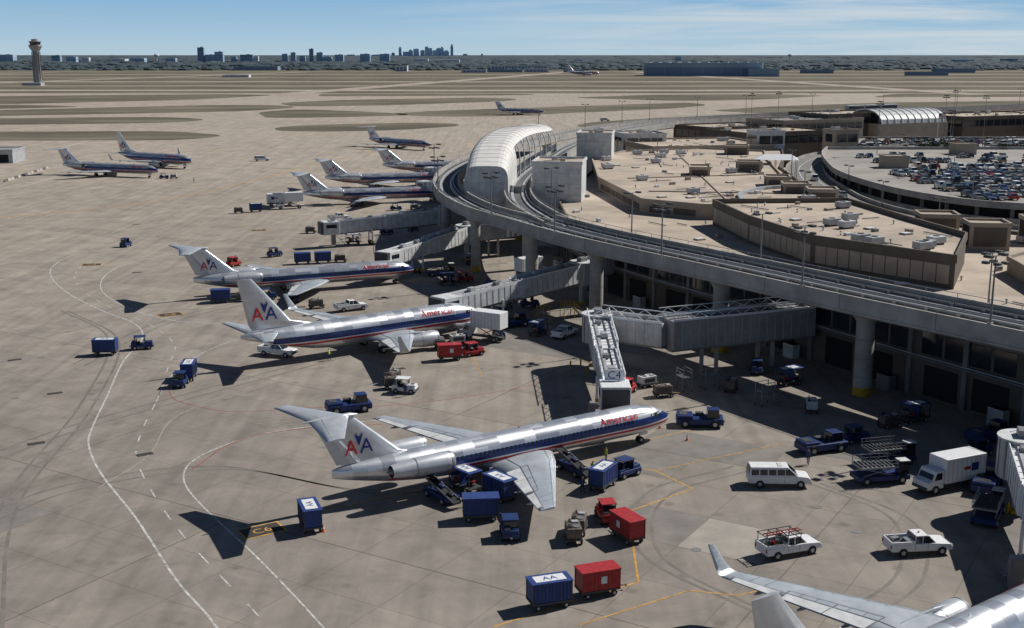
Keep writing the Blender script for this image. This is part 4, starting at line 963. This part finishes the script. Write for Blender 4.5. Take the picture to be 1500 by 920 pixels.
V=[(CT,'baggage_cart',-58.2,166,3),(TUG,'baggage_tug',-54,169.4,15),(CT,'baggage_cart',-42.8,153,95),(TUG,'baggage_tug',-43,149.5,95),(PB,'pushback_tractor',-19.7,138.2,20),
(TUGW,'baggage_tug',-13.6,146.4,-12),(GPR,'ground_power_unit',-15.6,151.2,60),(GPR,'ground_power_unit',-15.2,148.3,10),(CR_,'baggage_cart',-8.8,163,12),(TUGR,'baggage_tug',-5.6,165.5,30),(CTK,'catering_truck',-4.4,175.2,150),
(CT,'baggage_cart',-18.3,101.8,110),(CTO,'baggage_cart',-4.6,111.5,130),(CT,'baggage_cart',-1.2,109.2,130),(CTD,'baggage_cart',-2.9,104.0,5),(TUG,'baggage_tug',-.2,100,95),(BL,'belt_loader',-6.8,109,125),(BL,'belt_loader',6.4,116.6,120),
(CT,'baggage_cart',9.0,112.2,60),(TUG,'baggage_tug',11.6,115.6,40),(TUGR,'baggage_tug',8.7,103.8,100),(CR_,'container_cart',10.2,99.3,118),(GPR,'ground_power_unit',6.0,101,80),(GPR,'ground_power_unit',5.4,99,95),(CT,'baggage_cart',2.9,86.2,18),(CR_,'container_cart',6.8,88.3,20),
(VN,'passenger_van',26.6,113,-2),(PUL,'pickup_truck',23.8,96.2,22),(PU,'pickup_truck',35.0,96.5,8),(BT,'box_truck',43.2,112.2,205),(LD,'container_loader',37.0,114,10),(LD,'container_loader',39.5,119.5,15),(PB,'pushback_tractor',33.5,123.5,20),(TUG,'baggage_tug',38,126.5,20),
(PB,'pushback_tractor',21.7,132.5,-5),(PU,'pickup_truck',-27,196.3,30),(PU,'service_truck',-33.4,165.5,-20),(TUG,'baggage_tug',-86.4,264.5,80),(VN,'passenger_van',-101,485,10),
(TUG,'baggage_tug',-50.5,251,40),(TUGR,'baggage_tug',-56.5,239,60),(GPR,'ground_power_unit',-57,241,10),(BT,'box_truck',-66,339,20),(CTK,'catering_truck',-62,332,200),(CT,'baggage_cart',-70,325,20),(GPR,'ground_power_unit',-74,322,20),(GPR,'ground_power_unit',-48.4,285,0),(TUG,'baggage_tug',-120.4,414,10),(GP,'ground_power_unit',-117,414,10),
(GPR,'ground_power_unit',-33.1,198,30),(CTD,'baggage_cart',-50.5,203,10),(GPR,'ground_power_unit',-46.8,204,10),(TUG,'baggage_tug',-43,205.5,20),(BL,'belt_loader',-38,204,100),(CTD,'baggage_cart',-39,243,15),(CTD,'baggage_cart',-43,242,15),(GPR,'ground_power_unit',-35.5,244,10),
(LD,'container_loader',44,104,60),(PB,'pushback_tractor',47,112,60),(TUG,'baggage_tug',50,122,30),(PB,'pushback_tractor',53,127,30),(CTO,'baggage_cart',47,134,25),(GPR,'ground_power_unit',43.5,132,25),
(TUG,'baggage_tug',-2,176.5,100),(PB,'pushback_tractor',0,184,30),(GP,'ground_power_unit',-8,172,20),(GPR,'ground_power_unit',-10.5,169.5,100),(CTO,'baggage_cart',4,178,60),(PU,'pickup_truck',8,177,60),
(CTO,'baggage_cart',-12,219,20),(TUGR,'baggage_tug',-9,222,20),(CTD,'baggage_cart',-4,210,80),(LD,'container_loader',-14,229,20),(GP,'ground_power_unit',0,204,10),(TUG,'baggage_tug',3,199,20),(GP,'ground_power_unit',-1,197,60),(CTK,'catering_truck',4,224,40),(CTO,'baggage_cart',-8,241,20),
(CTD,'baggage_cart',18,176,40),(TUG,'baggage_tug',21,173,40),(GPR,'ground_power_unit',24,178,100),(STD,'maintenance_stand',9,190,30),(STD,'maintenance_stand',5,186,120),(STG,'maintenance_stand',25.5,148.5,20),(STG,'maintenance_stand',22,147.5,110),(GP,'ground_power_unit',17.5,149,30),(GPR,'ground_power_unit',28,147,70),(TUG,'baggage_tug',33,156,80),(CTO,'baggage_cart',36,150,30),
(TUGR,'baggage_tug',14.5,146,60),(GPR,'ground_power_unit',19,144.5,10),(STG,'maintenance_stand',31,141,30),(GP,'ground_power_unit',36,138,80),
(CTO,'baggage_cart',-36,268,20),(TUG,'baggage_tug',-30,283,20),(GPR,'ground_power_unit',-24,288,40),(LD,'container_loader',-20,262,30),(GP,'ground_power_unit',-27,330,10),(TUG,'baggage_tug',-32,328,10),(PU,'pickup_truck',-45,309,30),(VN,'passenger_van',60,780,10),(BL,'belt_loader',-44,337,60)]
for me,nm,x,y,a in V: place(me,nm,(x,y,.021),R(a))

mb=MB(); 
for k in range(3):
    mb.box(k*12.4,0,.6,11.8,2.8,3.2,LGREY,bev=.2); mb.box(k*12.4,0,1.9,11.0,2.86,1.2,GLASS); mb.box(k*12.4,0,0,9,2.0,.6,BLACK)
mb.obj('people_mover_train',(178,629.6,12.56),R(31))

# ------------------------------------------------------------------ lamps & masts
def lamp(h,heads=2):
    mb=MB(); mb.cyl((0,0,0),(0,0,h),.14,.08,GREY,8)
    for s_ in(-1,1): mb.box(0,s_*.6,h-.05,.1,1.2,.08,GREY)
    for s_ in(-1,1): 
        mb.box(0,s_*1.3,h-.1,.9,.7,.3,DGREY,bev=.04)
        if heads>2: mb.box(.7,s_*.7,h-.9,.7,.6,.3,DGREY,bev=.04); mb.box(-.7,s_*.7,h-.9,.7,.6,.3,DGREY,bev=.04)
    if heads>2: mb.box(0,0,h-.75,1.8,.1,.08,GREY)
    mb.box(0,0,0,.5,.5,.3,CONC)
    return mb.mesh('light_mast')
L8,L27,L10,L6=lamp(7.6,4),lamp(27,4),lamp(9),lamp(6)
for x,y in((51.7,126),(36.5,147.7),(21.6,170.6),(7,194.5),(-3.8,217),(-15.6,252),(-18.6,287)): place(L8,'light_mast',(x,y,13.4),R(-55))
for x,y in((34,172.5),(17.5,200),(54,137),(5.2,245)): place(L10,'street_lamp',(x+3,y+3,10),R(-55))
for x,y in((163,455),(176,450),(215,430),(120,395),(140,300),(95,480),(150,350),(110,500),(190,520),(200,470),(240,500),(120,330)): place(L27,'light_mast',(x,y,0))
for x,y,z in((110,285,9.63),(130,285,9.63),(118,320,9.63),(145,320,9.63),(88,245,7),(87,280,7),(90,320,7),(60,245,12.6),(70,300,12.6),(45,372,12.6),(150,465,6),(175,485,6),(200,465,6)): place(L6,'street_lamp',(x,y,z),R(20))
for x,y in((12,430),(32,485),(50,520),(64.5,543),(90,570),(117,591),(155,614),(199,640),(250,673),(299,707),(350,738)): place(L10,'street_lamp',(x-2.6,y+1,13.4),R(50))
mb=MB(); mb.cyl((0,0,0),(0,0,16),.12,.07,WHITE,8)
for k in range(7): mb.box(1.5,0,14+k*.26,3,.04,.255,CARRED if k%2==0 else WHITE)
mb.box(.6,0,14.9,1.2,.06,.92,TXBLUE); mb.obj('flag_pole',(150,425,6),R(20))

def tree(h):
    mb=MB(); mb.cyl((0,0,0),(0,0,h*.5),.28,.12,TRUNK,7)
    for i in range(6):
        a=i*1.05; mb.cyl((0,0,h*.3+i*.1),(math.cos(a)*h*.25,math.sin(a)*h*.25,h*.6),.09,.03,TRUNK,5)
    for i in range(1300):
        u=random.random()*6.283; w=random.uniform(-1,1); r=random.uniform(.5,1)*(1+.25*math.sin(3*u+w*4))
        c=Vector((math.cos(u)*math.sqrt(1-w*w)*r*h*.33,math.sin(u)*math.sqrt(1-w*w)*r*h*.33,h*.62+w*r*h*.36))
        a=Vector([random.uniform(-1,1) for _ in range(3)]).normalized()*.6; b=Vector([random.uniform(-1,1) for _ in range(3)]).normalized()*.6
        mb.add([c,c+a,c+b],[[0,1,2]],TREEG)
    return mb.mesh('oak_tree',False)
tr=[tree(14),tree(12)]
for x,y in((148,424),(152,424),(157,427),(161,424),(147,428),(175,426),(178,423),(182,423),(190,426),(197,423),(205,427),(172,422),(215,425),(222,423)): place(random.choice(tr),'oak_tree',(x,y,0),random.random()*6)

# ------------------------------------------------------------------ people
def person_mat(name,vest):
    m,n,l,b=nt(name); tc=n.new('ShaderNodeTexCoord'); sp=n.new('ShaderNodeSeparateXYZ'); l.new(tc.outputs['Object'],sp.inputs[0])
    c=n.new('ShaderNodeValToRGB'); c.color_ramp.interpolation='CONSTANT'; mr=n.new('ShaderNodeMapRange'); mr.inputs[2].default_value=2; l.new(sp.outputs[2],mr.inputs[0]); l.new(mr.outputs[0],c.inputs[0])
    e=c.color_ramp.elements; e[0].color=(.02,.02,.02,1); e[1].position=.05; e[1].color=(.02,.025,.05,1)
    for p,cc in ((.46,vest),(.745,(.4,.22,.15,1)),(.85,(.03,.02,.015,1))): q=e.new(p); q.color=cc
    l.new(c.outputs[0],b.inputs['Base Color']); b.inputs['Roughness'].default_value=.8; return m
PM=[person_mat('worker_hivis',(.45,.6,.05,1)),person_mat('worker_navy',(.03,.05,.15,1))]
def person(x,y,a,k=0,walk=.18,arm=.2):
    vs=[(0,0,.95),(0,0,1.2),(0,0,1.42),(0,0,1.52),(0.02,0,1.64),(0.02,0,1.74),
        (0,.1,.9),(walk*.5,.11,.5),(walk,.11,.08),(walk+.16,.11,.05),
        (0,-.1,.9),(-walk*.3,-.11,.5),(-walk*.9,-.11,.08),(-walk*.9+.16,-.11,.05),
        (0,.2,1.4),(.02,.25,1.15),(arm+.05,.25,.95),(arm+.12,.24,.86),(0,-.2,1.4),(.0,-.25,1.13),(arm*.5,-.26,.9),(arm*.5+.06,-.26,.81)]
    es=[(0,1),(1,2),(2,3),(3,4),(4,5),(0,6),(6,7),(7,8),(8,9),(0,10),(10,11),(11,12),(12,13),(2,14),(14,15),(15,16),(16,17),(2,18),(18,19),(19,20),(20,21)]
    rd=[.15,.15,.16,.06,.1,.09,.1,.065,.045,.04,.1,.065,.045,.04,.07,.05,.038,.03,.07,.05,.038,.03]
    me=bpy.data.meshes.new('ground_crew_worker'); me.from_pydata(vs,es,[]); me.materials.append(PM[k]); o=place(me,'ground_crew_worker',(x,y,.0),R(a))
    sk=o.modifiers.new('skin','SKIN')
    for i,r in enumerate(rd): me.skin_vertices[0].data[i].radius=(r,r) if i not in(0,1,2) else (r*.75,r)
    me.skin_vertices[0].data[0].use_root=True
    ss=o.modifiers.new('sub','SUBSURF'); ss.levels=1; ss.render_levels=2
for q in((8.2,115.2,40,0),(9.9,119.6,200,0),(7.0,114,120,1),(-25.7,162.7,0,0),(-107,402,0,1),(6.9,110.7,300,1),(-13.4,144.6,90,1),(-4.5,107,20,1),(31,119,60,1),(23.6,133.8,10,0)): person(*q)

for x,y in((43.8,106),(45.2,107.6),(46.4,105.4),(8,158),(9.5,160),(14,157),(10,155)):
    mb=MB(); mb.cyl((0,0,0),(0,0,1.1),.12,.12,YEL,10); mb.cyl((0,0,1.1),(0,0,1.16),.12,.05,YEL,10); mb.obj('bollard',(x,y,0))
cone=MB(); cone.box(0,0,0,.4,.4,.04,ORANGE); cone.cyl((0,0,.04),(0,0,.7),.15,.03,ORANGE,10); cone.cyl((0,0,.3),(0,0,.45),.115,.085,WHITE,10); CN=cone.mesh('traffic_cone')
for x,y in((-14.5,125.5),(17,131.5),(-15,148),(-36,186),(-6,183.5),(-17,101),(19.5,127)): place(CN,'traffic_cone',(x,y,0))
mb=MB()
for i in range(0,14): 
    M=Matrix.Translation((-171.5-i*.3,405+i*3.6,0))@Matrix.Rotation(R(4),4,'Z')
    mb.prof([(-.3,0),(-.25,.2),(-.1,.35),(-.07,.75),(.07,.75),(.1,.35),(.25,.2),(.3,0)],3.0,CONC if i%3 else RUST,M=M)
mb.obj('construction_barrier')
mb=MB(); mb.prism(rectp(-228,480,60,16,5),0,5,LGREY,ROOFG,.4); q=rectp(-228,480,60,16,5); panels(mb,q[0],q[1],.3,3.4,4,.8,DARKIN,.05,1); mb.obj('maintenance_building')

# ------------------------------------------------------------------ far things
mb=MB(); TWC=mat('tower_concrete',(.36,.36,.36),.9,noise=.1)
prof=[(0,6.5),(8,5.6),(30,4.8),(46,5.0),(50,7.5),(53,9.5),(55,9.5),(55.2,7.2),(59,8.2),(59.3,9.0),(60.2,9.0),(60.4,5.0),(63,5.0),(63.4,2)]
for (z0,r0),(z1,r1) in zip(prof,prof[1:]):
    mb.cyl((0,0,z0),(0,0,z1),r0,r1,GLASS if z0==55.2 else TWC,8,False)
for i in range(8):
    u=i*math.pi/4+.39; mb.box(math.cos(u)*5.4,math.sin(u)*5.4,2,1.0,1.0,44,GREY,u)
mb.cyl((0,0,63),(0,0,72),.3,.1,WHITE,6); mb.cyl((2,2,63),(2,2,68),.2,.1,WHITE,6)
mb.box(0,-18,0,26,14,4,TWC); mb.box(0,-25.1,1.2,22,.1,1.8,HAZED)
mb.obj('control_tower',(-662,1700,0))
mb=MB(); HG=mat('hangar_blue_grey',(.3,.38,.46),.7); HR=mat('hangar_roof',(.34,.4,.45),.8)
mb.prism(rectp(390,2480,235,90,-12),0,25,HG,HR,1.5)
q=rectp(390,2480,235,90,-12); panels(mb,q[0],q[1],1,17,36,2,HAZED,.4,1)
for k in range(12):
    a=Vector(q[0])+(Vector(q[1])-Vector(q[0]))*(k+.5)/12; mb.box(a.x+8,a.y+40,25,2,80,2,HG,R(-12))
mb.prism(rectp(500,2420,60,60,-12),0,14,HG,HR,1); mb.obj('hangar')
for (x,y,sx,sy,h,w) in((-90,2900,60,30,7,HAZEW),(-20,2980,90,30,6,HAZED),(60,3000,60,30,8,HAZEW),(150,2950,50,30,6,HAZED),(700,2800,70,30,8,HAZED),(-520,2300,50,20,4,HAZEW),(-1000,1760,60,20,6,HAZED),(-280,3100,30,30,14,HAZEW),(850,2500,80,30,7,HAZED),(1050,2900,90,40,9,HAZED),(20,3400,160,40,12,HAZEW),(-700,3350,120,40,10,HAZED)):
    mb=MB(); mb.prism(rectp(x,y,sx,sy,0),0,h,w,ROOFG,.8); q=rectp(x,y,sx,sy,0); panels(mb,q[0],q[1],1.5,h-2,6,3,HAZED,.2,1); mb.obj('airfield_building')
def tower(nm,px,top,wd,Y,m,setb=False):
    s_=Y/1750; base=80+42*1750/Y; h=max((base-top)*s_,8); x=(px-750)*s_; w=wd*s_
    mb=MB(); mb.box(0,0,0,w,w*.7,h*(.85 if setb else 1),m)
    if setb: mb.box(0,0,h*.85,w*.6,w*.4,h*.15,m)
    else: mb.box(w*.1,0,h,w*.3,w*.3,h*.05,m)
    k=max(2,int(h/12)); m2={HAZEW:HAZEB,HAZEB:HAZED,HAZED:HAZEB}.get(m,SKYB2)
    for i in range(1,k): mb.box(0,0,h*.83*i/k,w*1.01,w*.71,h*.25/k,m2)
    mb.obj(nm,(x,Y,0))
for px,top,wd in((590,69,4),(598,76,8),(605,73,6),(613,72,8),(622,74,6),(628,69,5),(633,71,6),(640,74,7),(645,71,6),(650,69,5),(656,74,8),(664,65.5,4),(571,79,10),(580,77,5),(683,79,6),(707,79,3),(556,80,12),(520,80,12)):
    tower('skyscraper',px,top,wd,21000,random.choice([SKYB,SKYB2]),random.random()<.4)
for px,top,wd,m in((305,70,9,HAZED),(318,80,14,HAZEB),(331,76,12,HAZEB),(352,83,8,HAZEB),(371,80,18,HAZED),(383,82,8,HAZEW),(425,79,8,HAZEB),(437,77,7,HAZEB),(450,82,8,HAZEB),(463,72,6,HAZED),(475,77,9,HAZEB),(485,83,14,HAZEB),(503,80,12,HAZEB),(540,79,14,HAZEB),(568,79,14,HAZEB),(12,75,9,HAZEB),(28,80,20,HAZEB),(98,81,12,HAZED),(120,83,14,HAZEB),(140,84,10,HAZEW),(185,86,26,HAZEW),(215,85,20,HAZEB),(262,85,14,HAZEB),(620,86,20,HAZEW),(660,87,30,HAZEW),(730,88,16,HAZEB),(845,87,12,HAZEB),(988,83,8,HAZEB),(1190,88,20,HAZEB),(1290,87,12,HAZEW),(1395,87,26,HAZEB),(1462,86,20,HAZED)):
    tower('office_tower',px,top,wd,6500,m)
for px,Y in((241,6000),(1148,7000)):
    mb=MB(); mb.cyl((0,0,0),(0,0,30),3,3,HAZEW,10); mb.loft([[Vector((math.cos(u)*r,math.sin(u)*r,z)) for u in [i*math.pi/8 for i in range(16)]] for z,r in((28,3),(33,11),(38,14),(43,11),(46,2))],HAZEW); mb.obj('water_tower',((px-750)*Y/1750,Y,0))
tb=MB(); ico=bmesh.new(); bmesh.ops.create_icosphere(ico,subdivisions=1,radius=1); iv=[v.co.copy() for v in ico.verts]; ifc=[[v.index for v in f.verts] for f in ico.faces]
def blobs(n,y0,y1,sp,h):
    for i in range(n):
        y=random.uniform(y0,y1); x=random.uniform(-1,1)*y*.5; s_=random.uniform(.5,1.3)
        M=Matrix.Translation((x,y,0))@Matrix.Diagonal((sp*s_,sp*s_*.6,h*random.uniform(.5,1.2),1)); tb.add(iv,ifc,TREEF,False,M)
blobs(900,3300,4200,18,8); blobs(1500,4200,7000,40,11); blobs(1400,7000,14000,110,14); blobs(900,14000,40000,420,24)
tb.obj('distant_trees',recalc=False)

# ------------------------------------------------------------------ light, sky, camera
sunv=Vector((8.5,4.6,9.0)).normalized()
ld=bpy.data.lights.new('sun','SUN'); ld.energy=5.0; ld.angle=R(.5); ld.color=(1,.965,.91)
lo=bpy.data.objects.new('sun',ld); COL.objects.link(lo); lo.rotation_euler=(-sunv).to_track_quat('-Z','Y').to_euler(); lo.location=(100,50,150)
W=bpy.data.worlds.new('World'); S.world=W; W.use_nodes=True; n=W.node_tree.nodes; l=W.node_tree.links
bg=n['Background']; bg.inputs['Strength'].default_value=.05
sk=n.new('ShaderNodeTexSky'); sk.sky_type='NISHITA'; sk.sun_disc=False; sk.sun_elevation=math.asin(sunv.z); sk.sun_rotation=math.atan2(sunv.x,sunv.y)
sk.altitude=200; sk.air_density=.7; sk.dust_density=.1; sk.ozone_density=2
tc=n.new('ShaderNodeTexCoord'); sp=n.new('ShaderNodeSeparateXYZ'); l.new(tc.outputs['Generated'],sp.inputs[0])
h=n.new('ShaderNodeMapRange'); h.inputs[1].default_value=0; h.inputs[2].default_value=.25; l.new(sp.outputs[2],h.inputs[0])
rp=n.new('ShaderNodeValToRGB'); e=rp.color_ramp.elements; e[0].position=0; e[0].color=(.45,.59,.68,1); e[1].position=1; e[1].color=(.10,.22,.42,1)
q=e.new(.07); q.color=(.36,.54,.69,1); q=e.new(.19); q.color=(.235,.44,.66,1); l.new(h.outputs[0],rp.inputs[0])
sc=n.new('ShaderNodeVectorMath'); sc.operation='SCALE'; sc.inputs['Scale'].default_value=1/.05; l.new(rp.outputs[0],sc.inputs[0])
hb=n.new('ShaderNodeMapRange'); hb.inputs[1].default_value=.06; hb.inputs[2].default_value=.2; hb.inputs[3].default_value=1; hb.inputs[4].default_value=0; l.new(sp.outputs[2],hb.inputs[0])
m0=n.new('ShaderNodeMix'); m0.data_type='RGBA'; l.new(hb.outputs[0],m0.inputs[0]); l.new(sk.outputs[0],m0.inputs[6]); l.new(sc.outputs[0],m0.inputs[7])
mp=n.new('ShaderNodeMapping'); mp.inputs['Scale'].default_value=(1.6,1.6,30); mp.inputs['Rotation'].default_value=(0,R(-1.2),0); l.new(tc.outputs['Generated'],mp.inputs[0])
no=n.new('ShaderNodeTexNoise'); no.inputs['Scale'].default_value=2.6; no.inputs['Detail'].default_value=9; no.inputs['Roughness'].default_value=.6; no.inputs['Distortion'].default_value=.5; l.new(mp.outputs[0],no.inputs[0])
mr=n.new('ShaderNodeMapRange'); mr.inputs[1].default_value=.44; mr.inputs[2].default_value=.66; mr.inputs[3].default_value=0; mr.inputs[4].default_value=.75; l.new(no.outputs[0],mr.inputs[0])
xr=n.new('ShaderNodeMapRange'); xr.inputs[1].default_value=-.12; xr.inputs[2].default_value=.2; xr.inputs[3].default_value=.1; l.new(sp.outputs[0],xr.inputs[0])
zr=n.new('ShaderNodeMapRange'); zr.inputs[1].default_value=.1; zr.inputs[2].default_value=.3; zr.inputs[3].default_value=1; zr.inputs[4].default_value=0; l.new(sp.outputs[2],zr.inputs[0])
cm=n.new('ShaderNodeMath'); cm.operation='MULTIPLY'; l.new(mr.outputs[0],cm.inputs[0]); l.new(xr.outputs[0],cm.inputs[1])
cm2=n.new('ShaderNodeMath'); cm2.operation='MULTIPLY'; l.new(cm.outputs[0],cm2.inputs[0]); l.new(zr.outputs[0],cm2.inputs[1])
mx=n.new('ShaderNodeMix'); mx.data_type='RGBA'; mx.inputs[7].default_value=(12.4,13.6,14.4,1); l.new(cm2.outputs[0],mx.inputs[0]); l.new(m0.outputs[2],mx.inputs[6]); l.new(mx.outputs[2],bg.inputs[0])
c=bpy.data.cameras.new('camera'); co=bpy.data.objects.new('camera',c); COL.objects.link(co); S.camera=co
c.lens=42; c.sensor_width=36; c.clip_start=.5; c.clip_end=120000
co.location=(0,0,42); co.rotation_euler=(math.pi/2-math.atan(380/1750),0,0)
S.view_settings.view_transform='Standard'; S.view_settings.look='None'; S.view_settings.exposure=0
